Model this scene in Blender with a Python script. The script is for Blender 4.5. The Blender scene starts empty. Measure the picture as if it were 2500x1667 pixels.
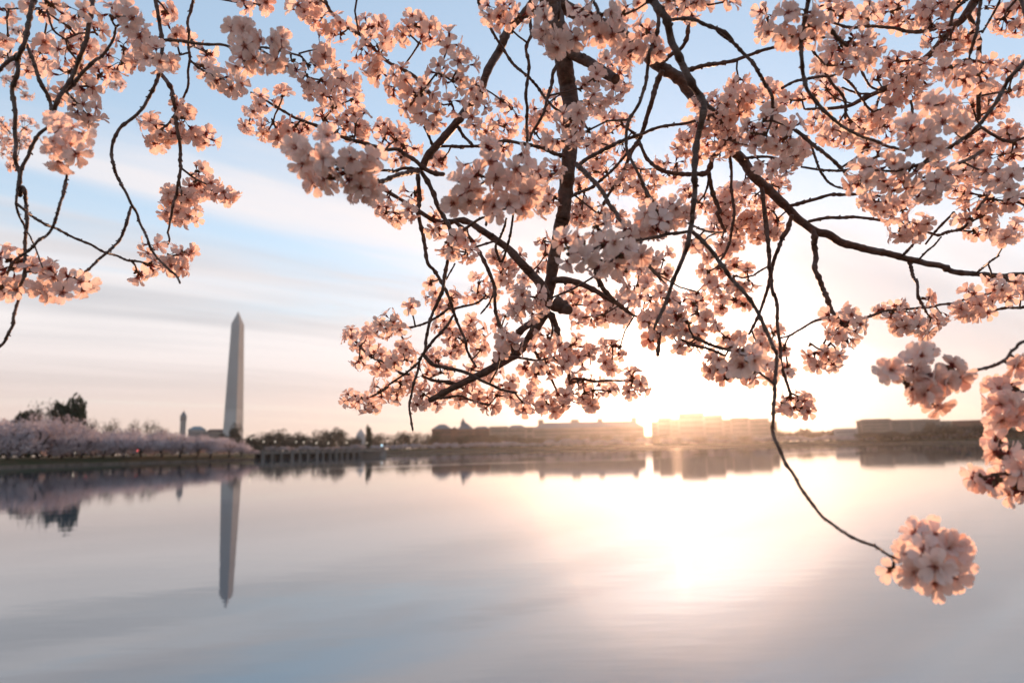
import bpy, math, random
import numpy as np
from mathutils import Vector, Matrix

rnd = random.Random(7)
rng = np.random.default_rng(11)
scene = bpy.context.scene
COL = scene.collection

# ------------------------------------------------------------------ camera
FPX = 2500 * 24 / 36.0                      # focal length in pixels of the 2500 px wide photograph
PITCH, ROLL = math.radians(8.8), math.radians(-1.1)
CAM_H = 2.6
cd = bpy.data.cameras.new('camera')
cam = bpy.data.objects.new('camera', cd)
COL.objects.link(cam)
scene.camera = cam
cd.sensor_width, cd.lens = 36.0, 24.0
cd.clip_start, cd.clip_end = 0.05, 12000
MCAM = Matrix.Rotation(math.pi / 2 + PITCH, 4, 'X') @ Matrix.Rotation(ROLL, 4, 'Z')
MCAM.translation = (0, 0, CAM_H)
cam.matrix_world = MCAM
cd.dof.use_dof = True
cd.dof.focus_distance = 1.30
cd.dof.aperture_fstop = 4.2
R3 = MCAM.to_3x3()
CPOS = Vector((0, 0, CAM_H))

def ray(px, py):
    return R3 @ Vector(((px - 1250) / FPX, -(py - 833.5) / FPX, -1.0))

def at(px, py, depth):
    return CPOS + ray(px, py) * depth

def horizon(px):
    lo, hi = 900.0, 1300.0
    for _ in range(30):
        m = (lo + hi) / 2
        if ray(px, m).z > 0: lo = m
        else: hi = m
    return lo

def az(px):
    d = ray(px, horizon(px))
    return math.atan2(d.x, d.y)

def ground(px, dist, z=0.0):
    a = az(px)
    return Vector((math.sin(a) * dist, math.cos(a) * dist, z))

def height(px, py, dist):
    d = ray(px, py)
    return CAM_H + dist * d.z / math.hypot(d.x, d.y)

def width(dpx, dist):
    return dpx * dist / FPX

# ------------------------------------------------------------------ sun and sky
SUN = ray(1640, 872).normalized()
SUN_EL, SUN_AZ = math.asin(SUN.z), math.atan2(SUN.x, SUN.y)
sd = bpy.data.lights.new('sun', 'SUN')
sd.energy, sd.angle, sd.color = 5.0, math.radians(0.6), (1.0, 0.55, 0.32)
sun = bpy.data.objects.new('sun', sd)
COL.objects.link(sun)
sun.rotation_euler = (-SUN).to_track_quat('-Z', 'Y').to_euler()
sun.location = SUN * 50

def N(nt, kind, loc=None, **kw):
    n = nt.nodes.new(kind)
    for k, v in kw.items(): setattr(n, k, v)
    return n

def math_node(nt, op, a, b=None, c=None, clamp=False):
    n = N(nt, 'ShaderNodeMath', operation=op, use_clamp=clamp)
    for i, v in enumerate((a, b, c)):
        if v is None: continue
        if isinstance(v, (int, float)): n.inputs[i].default_value = v
        else: nt.links.new(v, n.inputs[i])
    return n.outputs[0]

def maprange(nt, v, a, b, c=0.0, d=1.0, smooth=True):
    n = N(nt, 'ShaderNodeMapRange', interpolation_type='SMOOTHSTEP' if smooth else 'LINEAR')
    nt.links.new(v, n.inputs[0])
    for i, x in enumerate((a, b, c, d)): n.inputs[1 + i].default_value = x
    return n.outputs[0]

def mixcol(nt, fac, a, b, blend='MIX'):
    n = N(nt, 'ShaderNodeMix', data_type='RGBA', blend_type=blend)
    for sock, v in ((n.inputs[0], fac), (n.inputs[6], a), (n.inputs[7], b)):
        if isinstance(v, (int, float)): sock.default_value = v
        elif isinstance(v, tuple): sock.default_value = v if len(v) == 4 else (*v, 1)
        else: nt.links.new(v, sock)
    return n.outputs[2]

world = bpy.data.worlds.new('World')
scene.world = world
world.use_nodes = True
nt = world.node_tree
nt.nodes.clear()
out = N(nt, 'ShaderNodeOutputWorld')
bg = N(nt, 'ShaderNodeBackground')
bg.inputs['Strength'].default_value = 0.092
nt.links.new(bg.outputs[0], out.inputs[0])
sky = N(nt, 'ShaderNodeTexSky', sky_type='NISHITA')
sky.sun_disc = False
sky.sun_elevation, sky.sun_rotation = SUN_EL, SUN_AZ
sky.altitude, sky.air_density, sky.dust_density, sky.ozone_density = 20, 1.0, 0.15, 2.0
tc = N(nt, 'ShaderNodeTexCoord')
sep = N(nt, 'ShaderNodeSeparateXYZ')
nt.links.new(tc.outputs['Generated'], sep.inputs[0])
zc = math_node(nt, 'MAXIMUM', sep.outputs[2], 0.0)
# a sheet of cirrus seen in perspective: direction divided by its height
zden = math_node(nt, 'ADD', zc, 0.07)
u = math_node(nt, 'DIVIDE', sep.outputs[0], zden)
v = math_node(nt, 'DIVIDE', sep.outputs[1], zden)
CA = math.radians(52)
al = math_node(nt, 'ADD', math_node(nt, 'MULTIPLY', u, math.sin(CA)), math_node(nt, 'MULTIPLY', v, math.cos(CA)))
ac = math_node(nt, 'SUBTRACT', math_node(nt, 'MULTIPLY', u, math.cos(CA)), math_node(nt, 'MULTIPLY', v, math.sin(CA)))
def sheet(sa, sc, seed, detail=5.0, dist=0.4):
    c = N(nt, 'ShaderNodeCombineXYZ')
    nt.links.new(math_node(nt, 'MULTIPLY', al, sa), c.inputs[0])
    nt.links.new(math_node(nt, 'MULTIPLY', ac, sc), c.inputs[1])
    c.inputs[2].default_value = seed
    n = N(nt, 'ShaderNodeTexNoise')
    n.inputs['Scale'].default_value = 1.0
    n.inputs['Detail'].default_value = detail
    n.inputs['Roughness'].default_value = 0.55
    n.inputs['Distortion'].default_value = dist
    nt.links.new(c.outputs[0], n.inputs['Vector'])
    return n.outputs[0]
n1 = sheet(0.16, 0.60, 3.1)
n2 = sheet(0.45, 1.7, 8.7, 5.0, 0.8)
nmix = math_node(nt, 'ADD', math_node(nt, 'MULTIPLY', n1, 0.72), math_node(nt, 'MULTIPLY', n2, 0.28))
wav = math_node(nt, 'ADD', math_node(nt, 'MULTIPLY_ADD', n1, 0.55, -0.275), math_node(nt, 'MULTIPLY_ADD', n2, 0.22, -0.11))
zef = math_node(nt, 'SUBTRACT', zc, wav)
low = maprange(nt, zef, 0.46, 0.16)                   # more veil towards the horizon, with a wispy upper edge
cover = maprange(nt, math_node(nt, 'ADD', nmix, math_node(nt, 'MULTIPLY', low, 0.25)), 0.40, 0.78)
cover = math_node(nt, 'MULTIPLY', cover, maprange(nt, zef, 0.48, 0.26))
cover = math_node(nt, 'MAXIMUM', cover, math_node(nt, 'MULTIPLY', maprange(nt, zc, 0.24, 0.02), 0.95))
dn = N(nt, 'ShaderNodeVectorMath', operation='DOT_PRODUCT')
nt.links.new(tc.outputs['Generated'], dn.inputs[0])
dn.inputs[1].default_value = SUN
glow = math_node(nt, 'POWER', math_node(nt, 'MAXIMUM', dn.outputs['Value'], 0.0), 14.0)
lit = math_node(nt, 'POWER', math_node(nt, 'MAXIMUM', dn.outputs['Value'], 0.0), 130.0)
shade = sheet(0.22, 1.1, 15.3, 3.0, 0.2)
ccol = mixcol(nt, maprange(nt, shade, 0.36, 0.62), (5.4, 4.95, 4.95, 1), (8.3, 7.45, 7.2, 1))
ccol = mixcol(nt, maprange(nt, zc, 0.19, 0.02), ccol, (6.6, 4.85, 4.5, 1))     # rosy low cloud
gain = math_node(nt, 'ADD', math_node(nt, 'ADD', math_node(nt, 'MULTIPLY', glow, 0.14), 1.0), math_node(nt, 'MULTIPLY', lit, 1.5))
vm = N(nt, 'ShaderNodeVectorMath', operation='SCALE')
nt.links.new(ccol, vm.inputs[0]); nt.links.new(gain, vm.inputs[3])
skg = N(nt, 'ShaderNodeGamma'); skg.inputs[1].default_value = 0.46
nt.links.new(sky.outputs[0], skg.inputs[0])
skh = N(nt, 'ShaderNodeHueSaturation'); skh.inputs['Saturation'].default_value = 1.12
nt.links.new(skg.outputs[0], skh.inputs['Color'])
skyc = N(nt, 'ShaderNodeVectorMath', operation='MULTIPLY')
nt.links.new(skh.outputs[0], skyc.inputs[0]); skyc.inputs[1].default_value = (4.2, 4.15, 4.3)
final = mixcol(nt, math_node(nt, 'MULTIPLY', cover, 0.80), skyc.outputs[0], vm.outputs[0])
nt.links.new(final, bg.inputs[0])

# ------------------------------------------------------------------ render look
vs = scene.view_settings
vs.view_transform, vs.look, vs.exposure, vs.gamma = 'Standard', 'None', 0.45, 1.0
vs.use_curve_mapping = False
scene.render.engine = 'CYCLES'
cy = scene.cycles
cy.use_denoising = True
cy.max_bounces, cy.diffuse_bounces, cy.glossy_bounces = 9, 6, 3
cy.transmission_bounces, cy.transparent_max_bounces, cy.volume_bounces = 6, 6, 0
cy.sample_clamp_indirect = 6.0

# ------------------------------------------------------------------ object helpers
def tag(o, label=None, cat=None, group=None, kind=None):
    if label: o['label'] = label
    if cat: o['category'] = cat
    if group: o['group'] = group
    if kind: o['kind'] = kind
    return o

def empty(name, loc, rz=0.0):
    o = bpy.data.objects.new(name, None)
    o.empty_display_size = 0.2
    COL.objects.link(o)
    o.location, o.rotation_euler.z = loc, rz
    return o

class MB:
    """collects faces for one mesh object"""
    def __init__(self):
        self.v, self.f, self.m = [], [], []
    def add(self, vs_, fs_, mi=0):
        b = len(self.v)
        self.v += [tuple(x) for x in vs_]
        self.f += [tuple(b + i for i in f) for f in fs_]
        self.m += [mi] * len(fs_)
    def box(self, x0, x1, y0, y1, z0, z1, mi=0):
        self.add([(x0, y0, z0), (x1, y0, z0), (x1, y1, z0), (x0, y1, z0), (x0, y0, z1), (x1, y0, z1), (x1, y1, z1), (x0, y1, z1)],
                 [(3, 2, 1, 0), (4, 5, 6, 7), (0, 1, 5, 4), (1, 2, 6, 5), (2, 3, 7, 6), (3, 0, 4, 7)], mi)
    def frustum(self, x0, x1, y0, y1, z0, z1, inx, iny, mi=0):
        self.add([(x0, y0, z0), (x1, y0, z0), (x1, y1, z0), (x0, y1, z0), (x0 + inx, y0 + iny, z1), (x1 - inx, y0 + iny, z1), (x1 - inx, y1 - iny, z1), (x0 + inx, y1 - iny, z1)],
                 [(3, 2, 1, 0), (4, 5, 6, 7), (0, 1, 5, 4), (1, 2, 6, 5), (2, 3, 7, 6), (3, 0, 4, 7)], mi)
    def lathe(self, prof, n=12, cx=0, cy=0, mi=0):
        b = len(self.v)
        for r, z in prof:
            for i in range(n):
                a = 2 * math.pi * i / n
                self.v.append((cx + r * math.cos(a), cy + r * math.sin(a), z))
        for k in range(len(prof) - 1):
            for i in range(n):
                j = (i + 1) % n
                self.f.append((b + k * n + i, b + k * n + j, b + (k + 1) * n + j, b + (k + 1) * n + i)); self.m.append(mi)
        self.f.append(tuple(b + (len(prof) - 1) * n + i for i in range(n))); self.m.append(mi)
    def tube(self, pts, rads, n=6, mi=0, cap=True):
        pts = [Vector(p) for p in pts]
        b = len(self.v)
        up = Vector((0.13, 0.31, 0.94))
        prev = None
        for k, p in enumerate(pts):
            t = (pts[min(k + 1, len(pts) - 1)] - pts[max(k - 1, 0)])
            t = t.normalized() if t.length > 1e-9 else Vector((0, 0, 1))
            if prev is None:
                s = t.cross(up)
                if s.length < 1e-3: s = t.cross(Vector((1, 0, 0)))
            else:
                s = prev - t * prev.dot(t)
            s.normalize(); prev = s
            w = t.cross(s)
            for i in range(n):
                a = 2 * math.pi * i / n
                q = p + (s * math.cos(a) + w * math.sin(a)) * rads[k]
                self.v.append(tuple(q))
        for k in range(len(pts) - 1):
            for i in range(n):
                j = (i + 1) % n
                self.f.append((b + k * n + i, b + k * n + j, b + (k + 1) * n + j, b + (k + 1) * n + i)); self.m.append(mi)
        if cap:
            self.f.append(tuple(b + n - 1 - i for i in range(n))); self.m.append(mi)
            e = b + (len(pts) - 1) * n
            self.f.append(tuple(e + i for i in range(n))); self.m.append(mi)
    def mesh(self, name, mats, smooth=False):
        me = bpy.data.meshes.new(name)
        me.from_pydata(self.v, [], self.f)
        for m in (mats if isinstance(mats, (list, tuple)) else [mats]): me.materials.append(m)
        if len(set(self.m)) > 1: me.polygons.foreach_set('material_index', self.m)
        if smooth: me.polygons.foreach_set('use_smooth', [True] * len(me.polygons))
        me.update()
        return me
    def build(self, name, mats, parent=None, loc=(0, 0, 0), smooth=False):
        return link(name, self.mesh(name, mats, smooth), parent, loc)

def link(name, me, parent=None, loc=(0, 0, 0)):
    o = bpy.data.objects.new(name, me)
    COL.objects.link(o)
    o.location = loc
    if parent is not None: o.parent = parent
    return o

# ------------------------------------------------------------------ materials
def material(name, col, rough=0.8, spec=0.3, noise=None, bump=None, var=0.0, trans=0.0):
    """noise = (scale, second colour, low, high); bump = (scale, strength, distance); trans = share of light let through"""
    m = bpy.data.materials.new(name)
    m.use_nodes = True
    t = m.node_tree
    b = t.nodes['Principled BSDF']
    b.inputs['Base Color'].default_value = (*col, 1)
    b.inputs['Roughness'].default_value = rough
    b.inputs['Specular IOR Level'].default_value = spec
    c = None
    co = N(t, 'ShaderNodeTexCoord')
    if noise:
        n = N(t, 'ShaderNodeTexNoise'); n.inputs['Scale'].default_value = noise[0]; n.inputs['Detail'].default_value = 4
        t.links.new(co.outputs['Object'], n.inputs['Vector'])
        c = mixcol(t, maprange(t, n.outputs[0], noise[2], noise[3]), col, noise[1])
    if var:
        oi = N(t, 'ShaderNodeObjectInfo')
        hs = N(t, 'ShaderNodeHueSaturation')
        t.links.new(math_node(t, 'MULTIPLY_ADD', oi.outputs['Random'], var, 1 - var / 2), hs.inputs['Value'])
        if c is None: hs.inputs['Color'].default_value = (*col, 1)
        else: t.links.new(c, hs.inputs['Color'])
        c = hs.outputs[0]
    if c is not None: t.links.new(c, b.inputs['Base Color'])
    if bump:
        n = N(t, 'ShaderNodeTexNoise'); n.inputs['Scale'].default_value = bump[0]; n.inputs['Detail'].default_value = 5
        t.links.new(co.outputs['Object'], n.inputs['Vector'])
        bp = N(t, 'ShaderNodeBump'); bp.inputs['Strength'].default_value = bump[1]; bp.inputs['Distance'].default_value = bump[2]
        t.links.new(n.outputs[0], bp.inputs['Height']); t.links.new(bp.outputs[0], b.inputs['Normal'])
    if trans:
        tr = N(t, 'ShaderNodeBsdfTranslucent')
        if c is None: tr.inputs[0].default_value = (*col, 1)
        else: t.links.new(c, tr.inputs[0])
        mx = N(t, 'ShaderNodeMixShader'); mx.inputs[0].default_value = trans
        t.links.new(b.outputs[0], mx.inputs[1]); t.links.new(tr.outputs[0], mx.inputs[2])
        t.links.new(mx.outputs[0], t.nodes['Material Output'].inputs[0])
    return m
# ------------------------------------------------------------------ materials of the far side
M = {}
M['grass'] = material('bank_grass', (0.050, 0.050, 0.024), 0.95, 0.1, noise=(0.15, (0.075, 0.055, 0.03), 0.4, 0.65))
M['stone'] = material('seawall_stone', (0.15, 0.115, 0.09), 0.9, 0.2, noise=(0.6, (0.09, 0.07, 0.055), 0.4, 0.7), bump=(2.5, 0.4, 0.05))
M['soil'] = material('lake_bed', (0.06, 0.05, 0.04), 0.95, 0.1)
M['marble'] = material('monument_marble', (0.36, 0.355, 0.345), 0.75, 0.2, noise=(0.08, (0.34, 0.33, 0.315), 0.4, 0.65))
M['marble_low'] = material('monument_lower_marble', (0.45, 0.44, 0.42), 0.75, 0.2, noise=(0.08, (0.39, 0.38, 0.36), 0.4, 0.65))
M['joint'] = material('stone_shadow_gap', (0.05, 0.05, 0.05), 0.9)
M['granite'] = material('grey_granite', (0.30, 0.29, 0.28), 0.8, noise=(0.3, (0.22, 0.21, 0.2), 0.4, 0.7))
M['slate'] = material('blue_slate_roof', (0.10, 0.125, 0.15), 0.6, 0.4)
M['copper'] = material('weathered_roof', (0.16, 0.24, 0.27), 0.55, 0.4, noise=(0.2, (0.12, 0.18, 0.21), 0.4, 0.7))
M['brick'] = material('dark_red_brick', (0.20, 0.105, 0.075), 0.9, 0.2, noise=(0.25, (0.15, 0.08, 0.06), 0.4, 0.7))
M['limestone'] = material('pale_limestone', (0.27, 0.235, 0.205), 0.85, 0.2, noise=(0.12, (0.21, 0.185, 0.16), 0.4, 0.7))
M['roof_tile'] = material('brown_roof', (0.13, 0.085, 0.065), 0.8, noise=(0.3, (0.1, 0.06, 0.05), 0.4, 0.7))
M['white_stone'] = material('white_dome_stone', (0.36, 0.36, 0.36), 0.7)
M['window'] = material('dark_window_glass', (0.03, 0.035, 0.045), 0.15, 0.6)
M['concrete'] = material('bridge_concrete', (0.17, 0.15, 0.135), 0.85, noise=(0.4, (0.13, 0.115, 0.10), 0.4, 0.7))
M['iron'] = material('dark_iron', (0.04, 0.04, 0.045), 0.5, 0.5)
M['bark'] = material('far_bark', (0.055, 0.042, 0.036), 0.9, 0.2)
M['far_blossom'] = material('far_cherry_blossom', (0.46, 0.385, 0.395), 0.9, 0.1, var=0.25, trans=0.35)
M['far_blossom_b'] = material('far_cherry_blossom_pale', (0.54, 0.47, 0.48), 0.9, 0.1, var=0.2, trans=0.35)
M['evergreen'] = material('evergreen_leaf', (0.030, 0.040, 0.022), 0.8, 0.2, var=0.2, trans=0.15)
M['spring_leaf'] = material('bare_spring_twigs', (0.105, 0.085, 0.062), 0.9, 0.1, var=0.35, trans=0.2)
M['dark_wood'] = material('dark_winter_trees', (0.060, 0.058, 0.045), 0.9, 0.1, var=0.35, trans=0.15)

def lamp_material(name, col, s):
    m = bpy.data.materials.new(name); m.use_nodes = True
    b = m.node_tree.nodes['Principled BSDF']
    b.inputs['Base Color'].default_value = (*col, 1)
    b.inputs['Emission Color'].default_value = (*col, 1)
    b.inputs['Emission Strength'].default_value = s
    return m
M['globe'] = lamp_material('lit_globe', (1.0, 0.86, 0.68), 0.9)
M['red_lamp'] = lamp_material('lit_red_lens', (1.0, 0.12, 0.13), 5.0)
M['blue_lamp'] = lamp_material('lit_blue_white_lens', (0.55, 0.85, 1.0), 1.0)

# water
def water_material():
    m = bpy.data.materials.new('calm_basin_water'); m.use_nodes = True
    t = m.node_tree
    b = t.nodes['Principled BSDF']
    b.inputs['Base Color'].default_value = (0.05, 0.085, 0.118, 1)
    b.inputs['Roughness'].default_value = 0.03
    b.inputs['IOR'].default_value = 2.6
    b.inputs['Specular IOR Level'].default_value = 0.5
    geo = N(t, 'ShaderNodeNewGeometry')
    def ripples(sx, sy, detail, seed):
        mp = N(t, 'ShaderNodeMapping'); mp.inputs['Scale'].default_value = (sx, sy, 1); mp.inputs['Location'].default_value = (seed, seed * 2, 0)
        mp.inputs['Rotation'].default_value = (0, 0, 0.06)
        t.links.new(geo.outputs['Position'], mp.inputs[0])
        n = N(t, 'ShaderNodeTexNoise'); n.inputs['Scale'].default_value = 1; n.inputs['Detail'].default_value = detail
        t.links.new(mp.outputs[0], n.inputs['Vector'])
        return n.outputs[0]
    hgt = math_node(t, 'ADD', math_node(t, 'MULTIPLY', ripples(0.35, 1.1, 3, 3), 0.0035), math_node(t, 'MULTIPLY', ripples(1.3, 4.0, 2, 9), 0.0006))
    # lines of wind-ruffled water
    sp = N(t, 'ShaderNodeSeparateXYZ'); t.links.new(geo.outputs['Position'], sp.inputs[0])
    wob = math_node(t, 'MULTIPLY', ripples(0.02, 0.02, 2, 5), 22.0)
    def streak(p0, p1, w):
        (x0, y0), (x1, y1) = p0, p1
        L = math.hypot(x1 - x0, y1 - y0)
        nx, ny = -(y1 - y0) / L, (x1 - x0) / L
        d = math_node(t, 'ADD', math_node(t, 'MULTIPLY', sp.outputs[0], nx), math_node(t, 'MULTIPLY', sp.outputs[1], ny))
        d = math_node(t, 'ADD', math_node(t, 'SUBTRACT', d, x0 * nx + y0 * ny), math_node(t, 'SUBTRACT', wob, 11.0))
        return maprange(t, math_node(t, 'ABSOLUTE', d), w, w * 0.4)
    g = lambda px, py: (lambda p: (p.x, p.y))(ground(px, CAM_H * FPX / max(py - horizon(px), 1)))
    s = math_node(t, 'MAXIMUM', streak(g(700, 1144), g(1900, 1104), 9), streak(g(1200, 1117), g(2350, 1083), 14))
    s = math_node(t, 'MULTIPLY', s, maprange(t, sp.outputs[0], -42.0, -14.0))
    ruff = math_node(t, 'MULTIPLY', math_node(t, 'MULTIPLY', s, ripples(1.2, 1.8, 3, 21)), 0.012)
    bp = N(t, 'ShaderNodeBump'); bp.inputs['Strength'].default_value = 1.0; bp.inputs['Distance'].default_value = 1.0
    t.links.new(math_node(t, 'ADD', hgt, ruff), bp.inputs['Height'])
    t.links.new(bp.outputs[0], b.inputs['Normal'])
    t.links.new(math_node(t, 'MULTIPLY_ADD', s, 0.0, 0.022), b.inputs['Roughness'])
    return m
M['water'] = water_material()

# ------------------------------------------------------------------ land and water
mb = MB(); mb.box(-2600, 2600, -500, 2900, -4.0, -3.0)
tag(mb.build('ground', M['soil']), 'dark ground under the basin', kind='structure')
mb = MB(); mb.add([(-1500, -60, 0), (1500, -60, 0), (1500, 1200, 0), (-1500, 1200, 0)], [(0, 1, 2, 3)])
tag(mb.build('water', M['water']), 'calm basin water mirroring the dawn sky', kind='structure')

def land(name, shore, depth, wall_h, top_h, slope, label, wall_mat=None, back=None):
    """shore: list of (px, distance); a low stone wall at the water, a grass slope behind it"""
    P = [ground(px, r) for px, r in shore]
    prof = [(0.0, -3.0, 0), (0.0, wall_h, 0), (0.8, wall_h + 0.02, 0), (slope, top_h, 1), (depth, top_h + 0.6, 1)]
    o = MB()
    n = len(P)
    rows = []
    for off, z, _ in prof:
        row = []
        for i, p in enumerate(P):
            d = Vector((p.x, p.y, 0)).normalized()
            q = p + d * off
            row.append((q.x, q.y, z))
        rows.append(row)
    for k in range(len(prof) - 1):
        o.add(rows[k] + rows[k + 1], [(i, i + 1, n + i + 1, n + i) for i in range(n - 1)], 0 if k < 2 else 1)
    for e in (0, n - 1):
        o.add([r[e] for r in rows], [tuple(range(len(rows)))], 0)
    ob = o.build(name, [wall_mat or M['stone'], M['grass']])
    return tag(ob, label, kind='structure')
LEFT = [(-700, 150), (-350, 180), (0, 212), (150, 224), (300, 236), (450, 248), (600, 262), (622, 266)]
land('bank', LEFT, 240, 0.5, 2.0, 9, 'grassy bank with a low stone wall under the cherry trees')
FAR = [(560, 560), (700, 575), (900, 560), (930, 520), (1000, 520), (1300, 560), (1600, 600), (1900, 610), (2200, 590), (2500, 540), (2900, 460), (3400, 380)]
land('far_shore', FAR, 1900, 1.0, 3.0, 25, 'far shore with a stone edge and grass')
# the bank the photographer stands on
mb = MB()
mb.add([(-60, -60, 1.0), (60, -60, 1.0), (60, 1.6, 0.95), (-60, 1.6, 0.95)], [(0, 1, 2, 3)], 1)
mb.add([(-60, 1.6, 0.97), (60, 1.6, 0.97), (60, 2.1, 0.97), (-60, 2.1, 0.97), (-60, 2.1, -3), (60, 2.1, -3)], [(0, 1, 2, 3), (3, 2, 5, 4)], 0)
tag(mb.build('near_bank', [M['stone'], M['grass']]), 'near grassy bank with a stone edge', kind='structure')

# ------------------------------------------------------------------ the obelisk
def monument():
    d = 868.0
    p = ground(567, d)
    base_z = 9.0
    H = 169.3
    r = empty('obelisk', (p.x, p.y, base_z))
    r.rotation_euler.z = -az(567) + math.radians(-30.5)
    tip = height(580, 759.5, d)
    k = (tip - base_z) / H
    zj = 46 * k; zs = 152.4 * k; zt = H * k
    w = lambda z: (16.8 - (16.8 - 10.5) * z / zs) / 2
    a = MB(); a.frustum(-w(0), w(0), -w(0), w(0), 0, zj, w(0) - w(zj), w(0) - w(zj)); a.build('lower_shaft', M['marble_low'], r)
    a = MB(); a.frustum(-w(zj), w(zj), -w(zj), w(zj), zj + 0.01, zs, w(zj) - w(zs), w(zj) - w(zs)); a.build('upper_shaft', M['marble'], r)
    a = MB(); h = w(zs)
    a.add([(-h, -h, zs), (h, -h, zs), (h, h, zs), (-h, h, zs), (0, 0, zt)], [(0, 1, 4), (1, 2, 4), (2, 3, 4), (3, 0, 4)])
    pyr = a.build('pyramidion', M['marble'], r)
    for rot in range(4):
        for sx in (-1.6, 1.6):
            a = MB(); a.box(sx - 0.45, sx + 0.45, -0.06, 0.3, 0, 0.75)
            o = a.build('observation_window', M['window'], pyr, (0, 0, 0))
            zz = zs + 2.2
            f = h * (1 - 2.2 / (zt - zs)) + 0.02
            o.location = Matrix.Rotation(rot * math.pi / 2, 3, 'Z') @ Vector((0, -f, 0)) + Vector((0, 0, zz))
            o.rotation_euler.z = rot * math.pi / 2
    a = MB(); a.lathe([(46, -10.0), (40, -2), (24, -0.2), (13, 0.02)], 24); a.build('grass_mound', M['grass'], r)
    tag(r, 'tall pale marble obelisk with a pointed tip rising behind the cherry trees', 'monument')
monument()

# ------------------------------------------------------------------ buildings
def windows(o, x0, x1, z0, z1, y, nx, nz, frac=0.45):
    m = MB()
    for i in range(nx):
        for k in range(nz):
            cx = x0 + (i + 0.5) * (x1 - x0) / nx; w = frac * (x1 - x0) / nx / 2
            cz = z0 + (k + 0.5) * (z1 - z0) / nz; h = 0.6 * (z1 - z0) / nz / 2
            m.box(cx - w, cx + w, y - 0.12, y + 0.35, cz - h, cz + h)
    ob = m.build('windows', M['window'], o); ob['kind'] = 'stuff'

def site(name, px0, px1, dist, label, cat='building', group=None):
    """an Empty on the far ground, x axis across the view; returns it with its half width and a height reader"""
    pc = (px0 + px1) / 2
    p = ground(pc, dist, 3.0)
    r = empty(name, p, -az(pc))
    tag(r, label, cat, group)
    hw = dist * (math.tan(az(px1) - az(pc)) - math.tan(az(px0) - az(pc))) / 2
    X = lambda px: dist * math.tan(az(px) - az(pc))
    Z = lambda px, py: height(px, py, dist) - 3.0
    return r, X, Z

def block(r, X, Z, xa, xb, py, depth, wall, roof=None, roof_h=0.0, inset=None, y0=0.0, nx=0, nz=0):
    zt = Z((xa + xb) / 2, py)
    x0, x1 = X(xa), X(xb)
    ze = zt - roof_h
    m = MB(); m.box(x0, x1, y0, y0 + depth, -2, ze); m.build('wall', wall, r)
    m = MB(); m.box(x0 - 0.5, x1 + 0.5, y0 - 0.5, y0 + depth + 0.5, ze + 0.01, ze + 0.7); m.build('cornice', wall, r)
    if roof_h > 0.8:
        m = MB(); i = inset if inset is not None else min(roof_h * 1.3, (x1 - x0) * 0.4, depth * 0.4)
        m.frustum(x0, x1, y0, y0 + depth, ze + 0.71, zt, i, min(i, depth * 0.45)); m.build('roof', roof or wall, r)
    if nx: windows(r, x0 + 1, x1 - 1, 2.0, ze - 0.8, y0, nx, nz)
    return ze

def chimney(r, X, Z, px, py, w, zb, y=6.0, mat=None):
    x = X(px); zt = Z(px, py)
    m = MB(); m.box(x - w, x + w, y - w, y + w, zb - 3.0, zt); m.box(x - w - 0.3, x + w + 0.3, y - w - 0.3, y + w + 0.3, zt + 0.01, zt + 0.6)
    m.build('chimney', mat or M['limestone'], r)

def tower():
    r, X, Z = site('clock_tower', 434.5, 451.5, 1450, 'slim grey stone tower with a pointed pyramid roof above the blossom', 'tower')
    x0, x1 = X(434.5), X(451.5); w = x1 - x0
    ze, zt, zb = Z(443, 1016), Z(443, 1003), 0
    m = MB(); m.box(x0 + 0.8, x1 - 0.8, 0, w - 1.6, -4, ze - 8); m.build('shaft', M['granite'], r)
    m = MB(); m.box(x0 + 0.2, x1 - 0.2, -0.6, w - 1.0, ze - 8 + 0.01, ze); m.build('belfry', M['granite'], r)
    for i in range(3):
        m = MB(); c = x0 + (i + 1) * w / 4; m.box(c - 0.9, c + 0.9, -0.7, 0.4, ze - 6.5, ze - 1.6); m.build('arch_opening', M['window'], r)
    m = MB(); m.frustum(x0 - 0.2, x1 + 0.2, -1.0, w - 0.6, ze + 0.01, zt, w / 2 - 0.4, w / 2 - 0.4); rf = m.build('roof', M['slate'], r)
    m = MB(); m.lathe([(0.35, zt), (0.2, zt + 3), (0.03, zt + 6)], 8, (x0 + x1) / 2, w / 2 - 0.8); m.build('finial', M['iron'], rf)
tower()
r, X, Z = site('museum_building', 456, 500, 1120, 'low building with a blue green metal roof beside the slim tower')
block(r, X, Z, 456, 500, 1040, 30, M['granite'], M['copper'], 5.5, nx=10, nz=3)
r, X, Z = site('office_building', 498, 556, 1000, 'low brown roofed building reaching the foot of the obelisk')
block(r, X, Z, 498, 556, 1047, 26, M['limestone'], M['roof_tile'], 4.5, nx=14, nz=3)

# domed museum
def dome():
    r, X, Z = site('domed_museum', 858, 895, 980, 'small pale dome rising out of the trees behind the bridge')
    zt = Z(880, 1048); w = X(892) - X(866)
    c = (X(880), w / 2 + 2)
    m = MB(); m.box(X(850), X(910), -4, w + 8, -2, zt * 0.30); m.build('wall', M['limestone'], r)
    m = MB(); m.lathe([(w * 0.52, zt * 0.30), (w * 0.52, zt * 0.45), (w * 0.55, zt * 0.46), (w * 0.55, zt * 0.50)], 20, *c); m.build('drum', M['white_stone'], r)
    m = MB(); m.lathe([(w * 0.5 * math.cos(a), zt * 0.5 + zt * 0.46 * math.sin(a)) for a in [math.radians(x) for x in (0, 15, 30, 45, 60, 75, 86)]], 20, *c); d = m.build('dome', M['white_stone'], r, smooth=True)
    m = MB(); m.lathe([(1.4, zt * 0.955), (1.4, zt * 1.0), (0.1, zt * 1.05)], 8, *c); m.build('lantern', M['copper'], d)
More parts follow.
